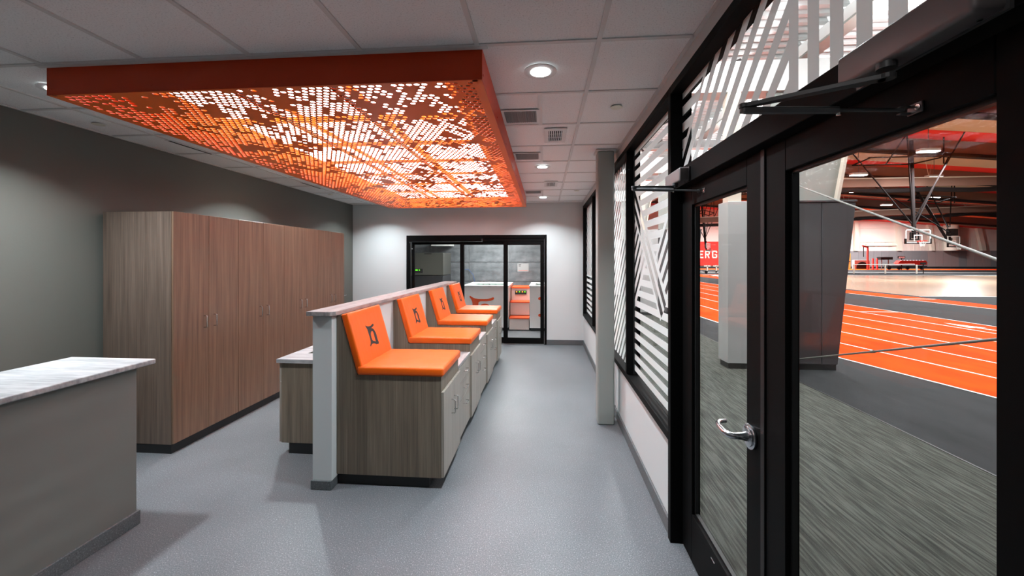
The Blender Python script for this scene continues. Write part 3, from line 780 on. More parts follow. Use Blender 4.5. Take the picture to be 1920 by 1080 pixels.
# ------------------------------------------------------------------ sliding glass door (back wall)
sd = struct(empty('door_3', ((OX0 + OX1) / 2, YB + .05, 0)))
FZ = 2.10
def fb(nm, x0, x1, y0, y1, z0, z1): return B(x0, x1, y0, y1, z0, z1).build(nm, M['black_frame'], sd, bevel=.003, seg=1)
fb('frame_jamb', OX0, OX0 + .055, YB - .018, YB + .11, 0, FZ); fb('frame_jamb', OX1 - .045, OX1, YB - .018, YB + .11, 0, FZ)
fb('frame_head', OX0 + .055, OX1 - .045, YB - .018, YB + .11, 2.035, FZ)
fb('header_box', OX0 + .055, -1.20, YB - .045, YB - .018, 1.975, 2.085)
fb('header_box', -1.20, OX1 - .05, YB - .008, YB + .11, 1.975, 2.035)
B(OX0 + .055, OX1 - .045, YB + .02, YB + .10, 0, .012).build('threshold', M['chrome'], sd)
def sash(x0, x1, y, z1, st=.055, bot=.10, top=.06):
    fb('sash_stile', x0, x0 + st, y, y + .03, .014, z1); fb('sash_stile', x1 - st, x1, y, y + .03, .014, z1)
    fb('sash_rail', x0 + st, x1 - st, y, y + .03, .014, .014 + bot); fb('sash_rail', x0 + st, x1 - st, y, y + .03, z1 - top, z1)
    B(x0 + st, x1 - st, y + .012, y + .018, .014 + bot, z1 - top).build('glass_pane', M['glass'], sd)
sash(OX0 + .085, -1.565, YB + .060, 1.972, .055, .11, .05)
sash(-1.640, -.705, YB + .024, 1.974, .075, .11, .06)
sash(-.785, -.004, YB - .010, 1.974, .072, .11, .065)
B(-2.625, -2.60, YB + .05, YB + .058, 1.83, 1.85).build('sensor', M['white_metal'], sd)

# ------------------------------------------------------------------ hydrotherapy room
HB, HZ = 10.75, 2.6
struct(B(-4.2, 1.2, YB + .12, HB + .1, -.1, 0).build('floor_hydro', M['floor']))
hb = struct(B(-4.2, 1.2, HB + .02, HB + .12, 0, HZ).build('wall_hydro_back', M['grille']))
hl = struct(B(-4.3, -4.2, YB + .12, HB + .1, 0, HZ).build('wall_hydro_left', M['wall_white']))
hr_ = struct(B(1.2, 1.3, YB + .12, HB + .1, 0, HZ).build('wall_hydro_right', M['wall_white']))
struct(B(-4.2, 1.2, YB + .12, HB + .1, HZ, HZ + .08).build('ceiling_hydro', M['wall_white']))
tm = None
for i in range(5):
    for j in range(5):
        x0 = -4.2 + i * 1.08; z0 = j * .52
        if tm is None:
            o = B(0, 1.068, 0, .018, 0, .508).build('wall_tile', M['stone'], hb, local=True); tm = o.data
        else:
            o = bpy.data.objects.new('wall_tile', tm); C.objects.link(o); o.parent = hb
        o.location = Vector((x0 + .003, HB, z0 + .003)) - hb.location
lamp('hydro_lamp', (-1.2, 9.4, HZ - .06), P_HYDRO, 1.2, (1, 1, 1), sy=1.2)
hc = empty('hydro_ceiling_panel', (-1.2, 9.4, HZ)); tag(hc, 'flat white ceiling light panel in the tiled room behind the sliding doors', 'ceiling light')
B(-1.82, -.58, 8.78, 10.02, HZ - .04, HZ - .001).build('housing', M['white_metal'], hc)
def tub(x0, x1, y0, y1, label, logo=False):
    t = empty('therapy_tub', ((x0 + x1) / 2, (y0 + y1) / 2, 0)); tag(t, label, 'therapy tub', 'white therapy tubs behind the sliding doors')
    r_ = .14; zt = 1.0
    sh = MB().box(x0, x1, y0, y0 + r_, .07, zt).box(x0, x1, y1 - r_, y1, .07, zt).box(x0, x0 + r_, y0 + r_, y1 - r_, .07, zt).box(x1 - r_, x1, y0 + r_, y1 - r_, .07, zt).box(x0 + r_, x1 - r_, y0 + r_, y1 - r_, .07, .25)
    sh.build('shell', M['tub'], t)
    rim = MB().box(x0 - .015, x1 + .015, y0 - .015, y0 + .13, zt + .001, zt + .035).box(x0 - .015, x1 + .015, y1 - .13, y1 + .015, zt + .001, zt + .035)
    rim.box(x0 - .015, x0 + .13, y0 + .13, y1 - .13, zt + .001, zt + .035).box(x1 - .13, x1 + .015, y0 + .13, y1 - .13, zt + .001, zt + .035)
    rim.build('rim', M['tub'], t, bevel=.010, seg=3)
    B(x0 + .02, x1 - .02, y0 + .02, y1 - .02, 0, .07).build('plinth', M['kick'], t)
    ln = MB().box(x0 + r_, x1 - r_, y1 - r_ - .012, y1 - r_, .27, zt).box(x0 + r_, x0 + r_ + .012, y0 + r_, y1 - r_, .27, zt).box(x1 - r_ - .012, x1 - r_, y0 + r_, y1 - r_, .27, zt)
    ln.build('liner', M['tub_in'], t)
    B(x0 + r_, x1 - r_, y0 + r_, y1 - r_ - .012, .83, .835).build('water', M['water'], t)
    for k in range(3):
        xx = x0 + r_ + .15 + k * .16; MB().tube([(xx, y1 - r_ - .03, .6), (xx, y1 - r_ - .03, 1.0)], .012, 8).build('jet_pipe', M['chrome'], t, smooth=True)
    if logo:
        tl = [(-1.719, 0.778), (-1.699, 0.795), (-1.664, 0.767), (-1.59, 0.733), (-1.509, 0.72), (-1.395, 0.718), (-1.28, 0.724), (-1.212, 0.748), (-1.166, 0.765), (-1.14, 0.742), (-1.161, 0.708), (-1.223, 0.682), (-1.326, 0.67), (-1.452, 0.669), (-1.492, 0.655), (-1.509, 0.632), (-1.515, 0.42), (-1.60, .32), (-1.66, .42), (-1.645, 0.60), (-1.653, 0.653), (-1.676, 0.71), (-1.71, 0.755)]
        MB().prism(tl, 'y', y0 - .003, y0 - .0005).build('emblem_stroke', M['orange_step'], t)
        el = [(-1.36 + .14 * math.cos(a * math.pi / 12), .50 + .115 * math.sin(a * math.pi / 12)) for a in range(24)]
        MB().prism(el, 'y', y0 - .003, y0 - .0005).build('emblem_dot', M['orange_step'], t)
    return t
tub(-1.86, -.82, 9.10, 10.42, 'white therapy tub with orange emblem, seen behind the farthest orange seat', True)
rt = tub(-.333, .70, 9.10, 10.42, 'white therapy tub cut off by the right edge of the sliding door')
for z in (.74, .36): MB().prism([(-.09 + .05 * math.cos(a * math.pi / 8), z + .035 * math.sin(a * math.pi / 8)) for a in range(16)], 'y', 9.097, 9.0995).build('emblem_dot', M['orange_step'], rt)
st = empty('tub_steps', (-.57, 9.5, 0)); tag(st, 'pale steps with orange treads and a control panel between two tubs', 'steps')
for k, (z, y) in enumerate(((.30, 9.12), (.635, 9.42), (.955, 9.72))):
    B(-.80, -.35, y, 10.40, z - .335 + (.02 if k else .06), z - .03).build('riser_block', M['pink_panel'], st)
    B(-.805, -.345, y - .02, 10.42, z - .029, z + .002).build('tread', M['orange_step'], st, bevel=.004)
cpn = B(-.71, -.43, 9.70, 9.719, .78, .87).build('control_panel', M['dark_plastic'], st)
for x, c_ in ((-.67, 'led_amber'), (-.60, 'led_green'), (-.53, 'led_amber'), (-.47, 'led_green')):
    B(x - .015, x + .015, 9.697, 9.6995, .83, .855).build('display', M[c_], cpn)
tz = empty('wall_sign', (-.55, HB - .01, 1.3)); tag(tz, 'small white notice on the tiled wall above the tub steps', 'sign')
B(-.72, -.42, HB - .008, HB - .002, 1.30, 1.52).build('board', M['grille'], tz)
B(-.69, -.62, HB - .010, HB - .0085, 1.48, 1.495).build('print_line', M['logo'], tz); B(-.69, -.63, HB - .010, HB - .0085, 1.445, 1.46).build('print_line', M['logo'], tz)
B(-.69, -.45, HB - .010, HB - .0085, 1.325, 1.33).build('print_line', M['orange_step'], tz)
ice = empty('ice_machine', (-2.85, 9.9, 0)); tag(ice, 'stainless ice machine on a dark storage bin behind the left sliding glass', 'ice machine')
B(-3.25, -2.435, 9.50, 10.30, 1.245, 1.79).build('ice_head', M['stainless'], ice, bevel=.01)
MB().prism([(9.50, 1.235), (10.30, 1.235), (10.30, .15), (9.62, .15), (9.40, .85)], 'x', -3.25, -2.435).build('storage_bin', M['dark_plastic'], ice, bevel=.01)
for x in (-3.2, -2.49): B(x - .03, x + .03, 9.70, 10.25, 0, .15).build('foot', M['kick'], ice)
dp = B(-3.14, -2.94, 9.488, 9.4995, 1.30, 1.40).build('control_panel', M['dark_plastic'], ice)
B(-3.12, -3.06, 9.485, 9.4878, 1.355, 1.385).build('display', M['led_green'], dp); B(-3.03, -3.01, 9.485, 9.4878, 1.355, 1.385).build('display', M['led_green'], dp)
B(-2.90, -2.72, 9.493, 9.4995, 1.755, 1.775).build('badge', M['dark_plastic'], ice)
for x in (-3.05, -2.80, -2.6): B(x - .06, x + .02, 9.445, 9.455, .98, .99).build('grip', M['chrome'], ice)
fx = empty('wall_light', (-2.6, 10.6, 2.0)); tag(fx, 'white angled wall light over the ice machine behind glass', 'wall light')
MB().prism([(10.2, 1.98), (10.74, 1.98), (10.74, 2.08), (10.4, 2.08)], 'x', -2.95, -2.45).build('housing', M['white_metal'], fx, bevel=.01)
hs = empty('blue_hose', (-2.0, 10.68, 1.1)); tag(hs, 'thin blue hose looping on the tiled wall by the ice machine', 'hose')
M['blue'] = mat('blue rubber hose', (50, 90, 150), 0.5)
MB().tube([(-2.25, 10.72, 1.35), (-2.05, 10.70, 1.36), (-1.92, 10.69, 1.22), (-1.88, 10.69, 1.05), (-1.95, 10.70, .9)], .006, 8).build('hose_run', M['blue'], hs, smooth=True)

# ================================================================== GYM beyond the glazing
def ext(pts):  # extend a track line at both ends
    a, b = pts[0], pts[1]; c, d = pts[-2], pts[-1]
    p = (a[0] + (a[0] - b[0]) * 1.0, 60.0) if a[1] < 60 else a
    k = (d[0] - c[0]) / (d[1] - c[1]); q = (d[0] + k * (-3 - d[1]) * .8, -3.0)
    return [(a[0], 60.0)] + pts + [q]
TR = {'near': [(4.395, 11.91), (4.457, 10.692), (4.865, 7.025), (5.295, 5.164)], 'l1': [(5.482, 14.857), (5.501, 13.198), (5.742, 8.245), (6.17, 6.017)],
      'l2': [(6.586, 17.849), (6.604, 15.845), (6.656, 9.512), (7.064, 6.889)], 'l3': [(7.629, 20.673), (7.664, 18.386), (7.62, 10.861), (7.974, 7.776)],
      'l4': [(8.79, 23.821), (8.795, 21.1), (8.657, 12.298), (8.903, 8.682)], 'l5': [(9.992, 27.078), (9.969, 23.916), (9.712, 13.768), (9.854, 9.61)],
      'far': [(11.134, 30.173), (11.141, 26.73), (10.908, 15.431), (10.875, 10.605)]}
TR = {k: ext(v_) for k, v_ in TR.items()}
struct(B(.80, 3.39, -6, 60, -.1, .0).build('floor_corridor', M['carpet']))
struct(B(3.39, 110, -6, 82, -.1, .001).build('floor_gym', M['rubber']))
struct(B(3.38, 3.40, -6, 60, .001, .004).build('trim_4', M['black_gasket']))
tk_ = TR['near'] + TR['far'][::-1]
struct(MB().prism(tk_, 'z', .001, .004).build('floor_track', M['track']))
ft = [o for o in C.objects if o.name == 'floor_track'][0]
for k in ('near', 'l1', 'l2', 'l3', 'l4', 'l5', 'far'):
    pl = TR[k]; w = .022
    poly = [(x - w, y) for x, y in pl] + [(x + w, y) for x, y in reversed(pl)]
    MB().prism(poly, 'z', .0045, .006).build('lane_line', M['line'], ft)
# lane arrow
MB().prism([(10.20, 10.4), (10.28, 10.4), (10.46, 8.9), (10.38, 8.9)], 'z', .0045, .006).build('arrow_shaft', M['line'], ft)
MB().prism([(10.06, 10.35), (10.44, 10.35), (10.20, 11.1)], 'z', .0045, .006).build('arrow_head', M['line'], ft)
MB().prism([(9.75, 13.2), (10.9, 13.2), (10.9, 13.3), (9.75, 13.3)], 'z', .0045, .006).build('lane_mark', M['line'], ft)
rn = struct(MB().prism([(14.5, 62), (14.5, 20.4), (14.6, 14.2), (15.9, 14.2), (15.95, 22.5), (16.5, 62)], 'z', .001, .004).build('floor_runway', M['track']))
MB().prism([(14.5, 20.4), (14.56, 20.4), (14.66, 14.2), (14.6, 14.2)], 'z', .0045, .006).build('runway_line', M['line'], rn)
MB().prism([(14.6, 17.6), (15.9, 17.6), (15.9, 17.7), (14.6, 17.7)], 'z', .0045, .006).build('runway_line', M['line'], rn)
wc = struct(B(16.45, 62, 19.0, 43, .001, .005).build('floor_court', M['court']))
B(16.45, 62, 18.9, 19.0, .001, .006).build('court_line', M['line'], wc); B(16.45, 62, 43, 43.3, .001, .006).build('court_line', M['line'], wc)
fo = struct(B(18, 110, 66, 71, .002, .006).build('floor_far_track', M['track']))
MB().prism([(17, 52), (62, 52), (62, 53.5), (17, 55)], 'z', .002, .005).build('far_line', M['grille'], fo)
MB().prism([(10, 40), (30, 44), (30, 46), (10, 43)], 'z', .002, .005).build('far_lane', M['track'], fo)
# walls
GW = 80.0
gw = struct(B(-5, 112, GW, GW + .3, 0, 14).build('wall_gym_far', M['gym_wall']))
x = 33.4; k = 0
while x < 100:
    w = 1.33
    B(x, x + w - .03, GW - .12, GW, .0, 3.2).build('wall_pad', M['wainscot2'] if (70.6 < x < 75.2 or 77 < x < 80) else M['wainscot'], gw); x += w; k += 1
B(-5, 110, GW - .16, GW - .12, 0, .25).build('pad_base', M['kick'], gw)
for x in (58.2, 65.6, 79.9, 88, 50.5):
    MB().prism([(x - .35, 3.2), (x + .35, 3.2), (x + (.1 if x < 70 else -.9), 9.5), (x - (.5 if x < 70 else 1.7), 9.5)], 'y', GW - .5, GW).build('wall_frame', M['gym_steel'], gw)
MB().prism([(71.0, 3.2), (71.6, 3.2), (70.9, 9.5), (70.2, 9.5)], 'y', GW - .5, GW).build('wall_frame', M['gym_steel'], gw)
B(59.9, 65.4, GW - .3, GW, 4.1, 4.5).build('wall_girt', M['gym_steel'], gw)
for z in (4.8, 7.4):
    B(33, 100, GW - .12, GW, z, z + .08).build('wall_girt', M['gym_steel'], gw)
for x in [59 + i * .62 for i in range(36)]:
    B(x, x + .05, GW - .04, GW, 3.2, 4.8 if x < 74 else 5.6).build('cladding_rib', M['gym_steel'], gw)
MB().cyl((73.6, GW - 1.2, 3.2), 1.0, 4.7, 'z', 20).cyl((73.4, GW - 1.2, 7.9), 1.0, 1.4, 'z', 20, .75).build('vent_duct', M['gym_steel'], gw, smooth=True)
# red mural with lettering
mu = empty('red_banner', (31.0, GW - .18, .45)); tag(mu, 'big red wall banner with white letters ERG seen through the left door leaf', 'banner')
B(20.0, 33.35, GW - .20, GW - .165, .42, 5.03).build('banner_panel', M['red'], mu)
def letter(strokes, x0, w, z0, h_):
    mb = MB(); s_ = .24
    for q in strokes: mb.prism([(x0 + a * w, z0 + b * h_) for a, b in q], 'y', GW - .23, GW - .201)
    return mb
def rct(a, b, c, d): return [(a, c), (b, c), (b, d), (a, d)]
letter([rct(0, .26, 0, 1), rct(.26, 1, 0, .17), rct(.26, 1, .83, 1), rct(.26, .85, .42, .58)], 29.78, .75, 1.84, 1.44).build('letter_e', M['ivory'], mu)
letter([rct(0, .24, 0, 1), rct(.24, .85, .83, 1), rct(.24, .85, .42, .58), rct(.76, 1, .52, .92), [(.45, .42), (.70, .42), (1, 0), (.74, 0)]], 30.87, .85, 1.84, 1.44).build('letter_r', M['ivory'], mu)
letter([rct(0, .24, .1, .9), rct(.12, .9, .83, 1), rct(.12, .9, 0, .17), rct(.76, 1, .1, .46), rct(.5, 1, .38, .52), rct(.76, 1, .72, .9)], 32.15, .95, 1.84, 1.44).build('letter_g', M['ivory'], mu)

# main roof: strips along X falling away to the right, red and bounce-tinted liners between girders
def rz(x): return 14.0 - .085 * x
roof = struct(MB().prism([(7.5, rz(7.5) + .3), (112, rz(112) + .3), (112, rz(112) + .5), (7.5, rz(7.5) + .5)], 'y', -6, 82).build('ceiling_gym', M['roof_bounce']))
def strip(y0, y1, m, nm='roof_liner'):
    MB().prism([(7.5, rz(7.5)), (112, rz(112)), (112, rz(112) + .28), (7.5, rz(7.5) + .28)], 'y', y0, y1 - .05).build(nm, m, roof)
y = -6.0; k = 0
while y < 82:
    red = k % 3 == 1
    strip(y, y + 3.0, M['roof_red'] if red else M['roof_bounce']); y += 3.0; k += 1
for y in (19, 27, 35, 43.5, 52, 60.5, 69):
    g = MB().prism([(7.5, rz(7.5) - .02), (112, rz(112) - .02), (112, rz(112) - .9), (7.5, rz(7.5) - 1.1)], 'y', y, y + .12).build('girder_web', M['brown_girder'], roof)
    MB().prism([(7.5, rz(7.5) - 1.1), (112, rz(112) - .9), (112, rz(112) - 1.15), (7.5, rz(7.5) - 1.35)], 'y', y - .2, y + .35).build('girder_flange', M['girder'], roof)
# folded divider curtains slung across the court
def curtain(y, xa, za, xb, zb, label):
    t = empty('rolled_curtain', ((xa + xb) / 2, y, min(za, zb))); tag(t, label, 'curtain', 'rolled black divider curtains under the gym roof')
    n = 24; pts = [(xa + (xb - xa) * i / n, y, za + (zb - za) * i / n - .12 * abs(math.sin(i * math.pi / 4))) for i in range(n + 1)]
    MB().tube(pts, .20, 8).build('curtain_roll', M['girder'], t, smooth=True)
    MB().prism([(xa, za + .25), (xb, zb + .25), (xb, zb + .95), (xa, za + .95)], 'y', y - .02, y + .02).build('curtain_header', M['brown_girder'], t)
    MB().tube([(xa, y, za + 1.0), (xb, y, zb + 1.0)], .05, 6).build('hanging_tube', M['gym_steel'], t)
    for i in range(5):
        x = xa + (xb - xa) * (i + .5) / 5; zz = za + (zb - za) * (i + .5) / 5
        MB().tube([(x - .5, y, rz(x)), (x, y, zz + 1.0), (x + .5, y, rz(x))], .02, 5).build('hanger_wire', M['gym_steel'], t)
curtain(37.2, 14, 7.65, 52, 7.7, 'rolled black curtain under the gym roof, the higher of two seen through the right door')
curtain(56, 18, 6.2, 90, 8.6, 'rolled black curtain further back, just above the cream far wall')
# low roof over the near side
lr = struct(empty('ceiling_low_roof', (4, 20, 6)))
mb = MB(); y = -6.0
while y < 46:
    mb.prism([(y, 6.0), (y + .10, 6.0), (y + .12, 6.07), (y + .24, 6.07), (y + .26, 6.0), (y + .26, 6.12), (y, 6.12)], 'x', .86, 7.5); y += .26
o = mb.build('corrugated_deck', M['roof_white'], lr); o['kind'] = 'stuff'
for x in (3.0, 5.2, 7.3):
    B(x - .14, x + .14, -6, 46, 5.62, 5.66).build('beam_flange', M['pillar'], lr); B(x - .02, x + .02, -6, 46, 5.66, 5.98).build('beam_web', M['white_metal'], lr)
for y in (3.2, 8.5, 13.8, 19.1, 24.4, 30):
    B(.87, 7.5, y - .10, y + .10, 5.30, 5.34).build('rafter_flange', M['white_metal'], lr); B(.87, 7.5, y - .02, y + .02, 5.34, 5.61).build('rafter_web', M['grille'], lr)
for k in range(8):
    yy = 4 + k * 2.6; MB().tube([(1.6 + k * .2, yy, 5.5), (2.6 + k * .2, yy + 1.4, 5.1), (3.8, yy + 1.5, 5.5)], .035, 6).build('conduit', M['closer_arm'], lr, smooth=True)
struct(B(7.45, 7.55, -6, 46, 6.1, 13.6).build('wall_clerestory', M['gym_wall']))
struct(B(.75, .86, -6, 60, 3.08, 6.0).build('wall_gym_side', M['gym_wall']))
struct(B(.75, .86, YB + .12, 60, 0, 3.08).build('wall_corridor', M['gym_wall']))
for i, (x, y) in enumerate(((2.2, 5.5), (2.2, 11), (2.2, 16.5), (5.8, 5.5), (5.8, 11), (5.8, 16.5), (5.8, 24), (2.2, 24))):
    t = empty('strip_light', (x, y, 5.1)); tag(t, 'white strip light under the corrugated roof outside, %s row, %s along' % ('near wall' if x < 4 else 'outer', {5.5: 'first', 11: 'second', 16.5: 'third', 24: 'fourth'}[y]), 'ceiling light', 'strip lights under the low corrugated roof')
    B(x - .08, x + .08, y - 1.1, y + 1.1, 5.12, 5.20).build('housing', M['white_metal'], t); B(x - .06, x + .06, y - 1.05, y + 1.05, 5.105, 5.119).build('diffuser', M['bay_glow'], t)
    for s_ in (-.8, .8): MB().tube([(x, y + s_, 5.20), (x, y + s_, 6.0)], .006, 5).build('hanger_rod', M['closer_arm'], t)
    lamp('strip_lamp', (x, y, 5.09), 130, .15, (.95, .98, 1), sy=2.1)
    lamp('roof_fill_lamp', (x, y, 5.21), 300, .15, (.95, .98, 1), sy=2.1, rot=(math.pi, 0, 0))  # added upward fill that brightens the roof deck and window film
    
# high bays
BAYS = [(26.3, 29.7), (27.6, 37.6), (35.1, 39.1), (34.2, 46.9), (46.6, 52.0), (46.6, 58.6), (64.5, 70.4), (67.0, 76.5)]
ords = ['topmost of those seen through the right door', 'at the left by the tapered column', 'right of the hanging hoop mast', 'left of the hanging hoop mast', 'low beside the near hoop brace', 'over the further red roof band', 'low and right, above the cream duct', 'lowest, just above the cream far wall']
for (x, y), s_ in zip(BAYS, ords):
    t = empty('high_bay_light', (x, y, 9.0)); tag(t, 'glowing gym high bay light, ' + s_, 'ceiling light', 'high bay lights under the gym roof')
    B(x - .62, x + .62, y - .22, y + .22, 9.05, 9.22).build('housing', M['white_metal'], t); B(x - .60, x + .60, y - .20, y + .20, 9.0, 9.049).build('lens', M['bay_glow'], t)
    MB().tube([(x, y, 9.22), (x, y, rz(x))], .02, 5).build('hanger_rod', M['closer_arm'], t)
for (x, y, p) in ((14, 10, .32), (14, 24, .4), (24, 18, .5), (30, 32, 1), (44, 46, 1.2), (60, 70, 2.8), (28, 68, 1.6), (46, 71, 2.6), (16, 44, .8), (77, 70, 3.8)):
    lamp('gym_fill_lamp', (x, y, 8.9), P_GYM * p, 1.6, (.96, .98, 1))  # fill lamps added apart from the fixtures, stronger towards the far wall

# padded column just outside
pcx = empty('padded_column', (3.6, 6.6, 0)); tag(pcx, 'tapered steel gym column wrapped in light and charcoal pads behind the doors', 'column')
MB().prism([(2.728, 6.20), (3.30, 6.20), (3.30, 6.50), (2.715, 6.50)], 'z', .085, 2.495).build('light_wrap', M['pad_white'], pcx, bevel=.004)
B(.90, 4.66, 6.28, 6.60, 4.16, 4.62).build('haunch_beam', M['white_metal'], pcx)
MB().prism([(3.305, .085), (4.060, .085), (4.060, 2.47), (3.305, 2.47)], 'y', 6.22, 6.30).build('charcoal_pad', M['pad'], pcx, bevel=.012, seg=3)
MB().prism([(4.064, .085), (4.285, .085), (4.535, 2.47), (4.064, 2.47)], 'y', 6.22, 6.30).build('charcoal_pad', M['pad'], pcx, bevel=.012, seg=3)
MB().prism([(4.21, .085), (4.275, .085), (4.525, 2.47), (4.46, 2.47)], 'y', 6.305, 6.95).build('charcoal_pad', M['pad'], pcx, bevel=.01)
MB().box(2.74, 3.30, 6.215, 6.49, 0, .085).box(3.30, 4.27, 6.235, 6.94, 0, .085).build('pad_base', M['kick'], pcx)
B(3.30, 4.545, 6.21, 6.95, 2.472, 2.500).build('pad_cap', M['pad'], pcx, bevel=.004)
MB().prism([(3.35, 2.0), (4.22, 2.0), (4.60, 4.15), (3.35, 4.15)], 'y', 6.32, 6.36).build('steel_face', M['pillar'], pcx)
MB().prism([(4.20, 2.0), (4.24, 2.0), (4.62, 4.15), (4.58, 4.15)], 'y', 6.25, 6.60).build('steel_flange', M['gym_steel'], pcx)
B(2.76, 2.95, 6.27, 6.45, 2.496, 4.15).build('steel_post', M['gym_steel'], pcx)

for dy, w_ in ((5.75, 'second along the corridor, seen between the window stripes'), (11.5, 'third along the corridor, beyond the striped windows')):
    c = copy_tree(pcx, Vector((pcx.location.x, pcx.location.y + dy, 0))); c['label'] = 'padded tapered steel gym column, ' + w_; c['group'] = 'padded gym columns along the corridor'
pcx['group'] = 'padded gym columns along the corridor'

# stay rods
A0 = (2.506, 1.908, 1.412)
A1 = (2.506, 1.885, 1.36)
so = empty('stay_post', (2.506, 1.93, 0)); tag(so, 'steel post outside the frame edge that anchors the two stay rods', 'post')
MB().cyl((2.506, 1.86, 0), .02, 1.5, 'z', 16).build('post_tube', M['rope'], so, smooth=True); MB().cyl((2.506, 1.86, 0), .10, .012, 'z', 24).build('base_plate', M['rope'], so)
for nm, q, lb in (('stay_rod', (3.684, 6.30, 2.77), 'upper grey stay rod rising to the left behind the right door glass'), ('stay_rod', (3.684, 6.205, .16), 'lower grey stay rod crossing the orange track behind the right door glass')):
    t = empty(nm, A0); tag(t, lb, 'rod', 'stay rods tied to the padded column')
    A0 = A0 if q[2] > 1 else A1
    MB().tube([A0, q], .0095, 10).build('rod_body', M['rope'], t, smooth=True)
    if q[2] < 1: p = Vector(A0).lerp(Vector(q), .50); d_ = (Vector(q) - Vector(A0)).normalized() * .035; MB().tube([p - d_, p + d_], .014, 10).build('coupling', M['rope'], t, smooth=True)

# basketball goals hung from the roof
def goal(loc, rz_, top, lean, label, motor=False):
    """local frame: backboard faces -y, rim height 3.05; lean = x,y offset of the mast top"""
    t = empty('basketball_goal', (loc[0], loc[1], 0), rz_); tag(t, label, 'basketball goal', 'ceiling hung basketball goals')
    L = lambda mb, nm, m, sm=False: mb.build(nm, m, t, smooth=sm, local=True)
    lx, ly = lean
    L(MB().tube([(0, .35, 3.3), (lx, .35 + ly, top)], .13, 8), 'mast', M['girder'], True)
    L(MB().tube([(-.35, .3, 3.2), (.35, .3, 3.2)], .05, 6).tube([(-.3, .3, 3.75), (.3, .3, 3.75)], .05, 6).tube([(-.3, .3, 3.2), (-.3, .3, 3.75)], .05, 6).tube([(.3, .3, 3.2), (.3, .3, 3.75)], .05, 6).tube([(0, .35, 3.3), (0, .35, 4.3)], .14, 6), 'mounting_frame', M['girder'])
    w, zb, zt = .915, 2.90, 3.97
    fr_ = MB().box(-w, w, -.03, .03, zt - .06, zt).box(-w, w, -.03, .03, zb, zb + .06).box(-w, -w + .06, -.03, .03, zb, zt).box(w - .06, w, -.03, .03, zb, zt)
    L(fr_, 'board_frame', M['white_metal'])
    L(MB().box(-w + .06, w - .06, -.008, .008, zb + .06, zt - .06), 'backboard', M['hoop_glass'])
    L(MB().box(-w - .03, w + .03, -.06, .05, zb - .06, zb + .03).box(-w - .05, -w + .05, -.06, .05, zb - .06, zb + .36).box(w - .05, w + .05, -.06, .05, zb - .06, zb + .36), 'edge_padding', M['girder'])
    sq = MB().box(-.30, .30, -.02, -.012, 3.50, 3.55).box(-.30, -.25, -.02, -.012, 3.08, 3.5).box(.25, .30, -.02, -.012, 3.08, 3.5)
    L(sq, 'target_square', M['white_metal'])
    L(MB().ring((0, -.40), .205, .245, 3.04, 3.075, 24).box(-.09, .09, -.20, -.03, 2.98, 3.075), 'rim', M['red'])
    nt = MB()
    for k in range(12):
        a = 2 * math.pi * k / 12; b = a + .35
        nt.tube([(.22 * math.cos(a), -.4 + .22 * math.sin(a), 3.04), (.11 * math.cos(b), -.4 + .11 * math.sin(b), 2.62)], .010, 4)
    o_ = L(nt, 'net', M['white_metal']); o_['kind'] = 'stuff'
    for sx in (-1, 1):
        L(MB().tube([(sx * .1, .35, 4.4), (lx + sx * 4.2, .35 + ly + 1.0, top)], .05, 6), 'brace', M['girder'], True)
        L(MB().tube([(sx * .1, .35, 4.9), (lx + sx * 2.0, .35 + ly - 2.0, top)], .05, 6), 'brace', M['girder'], True)
    zt_ = top - 1.9
    L(MB().tube([(lx - 4.4, .35, zt_), (lx + .1, .35, zt_)], .06, 6).tube([(lx - 3.2, .35, zt_ + .6), (lx + 2.6, .35, zt_ + .6)], .06, 6).tube([(lx - 4.4, .35, zt_), (lx - 3.0, .35, zt_ + .6)], .06, 6).tube([(lx, .35, zt_), (lx + 2.2, .35, zt_ + .5)], .06, 6), 'top_frame', M['girder'])
    for x_ in (lx - 1.9, lx + 2.4):
        L(MB().tube([(x_, .35, zt_), (x_ + (1.9 if x_ < lx else 0), .35, top + (1 if x_ < lx else 2))], .05, 6), 'hanger', M['girder'])
    if motor: L(MB().box(.2, .9, .1, .7, 4.05, 4.75), 'winch_box', M['girder'])
    return t
goal((29.35, 34.0), .0, 11.1, (-.2, 0), 'basketball goal hung from the roof, the nearer one left of centre in the right door')
goal((41.35, 44.0), .35, 9.3, (-1.6, 2.0), 'roof-hung basketball goal with a winch box, at the far right of the right door glass', True)
goal((23.65, 60.0), .9, 10.0, (1.4, 1.0), 'basketball goal hung from the roof, seen through the left door leaf before the red banner')

# floor equipment
hd = empty('long_barrier', (38, 48, 0)); tag(hd, 'long low white rail barrier standing on the black far floor', 'barrier')
MB().tube([(34.7, 48, 1.02), (41.1, 48, 1.06)], .05, 6).build('top_rail', M['gym_steel'], hd)
for x in (34.75, 38.05, 41.3):
    B(x - .05, x + .05, 47.95, 48.05, .02, 1.02).build('post', M['gym_steel'], hd); B(x - .3, x + .3, 47.5, 48.5, .006, .04).build('foot', M['girder'], hd)
hu = empty('hurdle', (41.99, 48, 0)); tag(hu, 'thin dark hurdle post at the right end of the long white barrier', 'hurdle')
B(41.96, 42.02, 47.97, 48.03, 0, 1.25).build('upright', M['girder'], hu); B(41.7, 42.25, 47.95, 48.05, 1.05, 1.27).build('crossbar', M['girder'], hu)
ct = empty('red_equipment_cart', (56, 66, 0)); tag(ct, 'long red wheeled equipment cart in front of the grey padded far wall', 'cart')
B(54.0, 57.9, 65.6, 66.4, .75, 1.0).build('cart_bed', M['red'], ct); MB().prism([(53.8, 1.0), (58.0, 1.0), (57.8, 1.42), (54.2, 1.42)], 'y', 65.6, 66.4).build('cart_load', M['red'], ct)
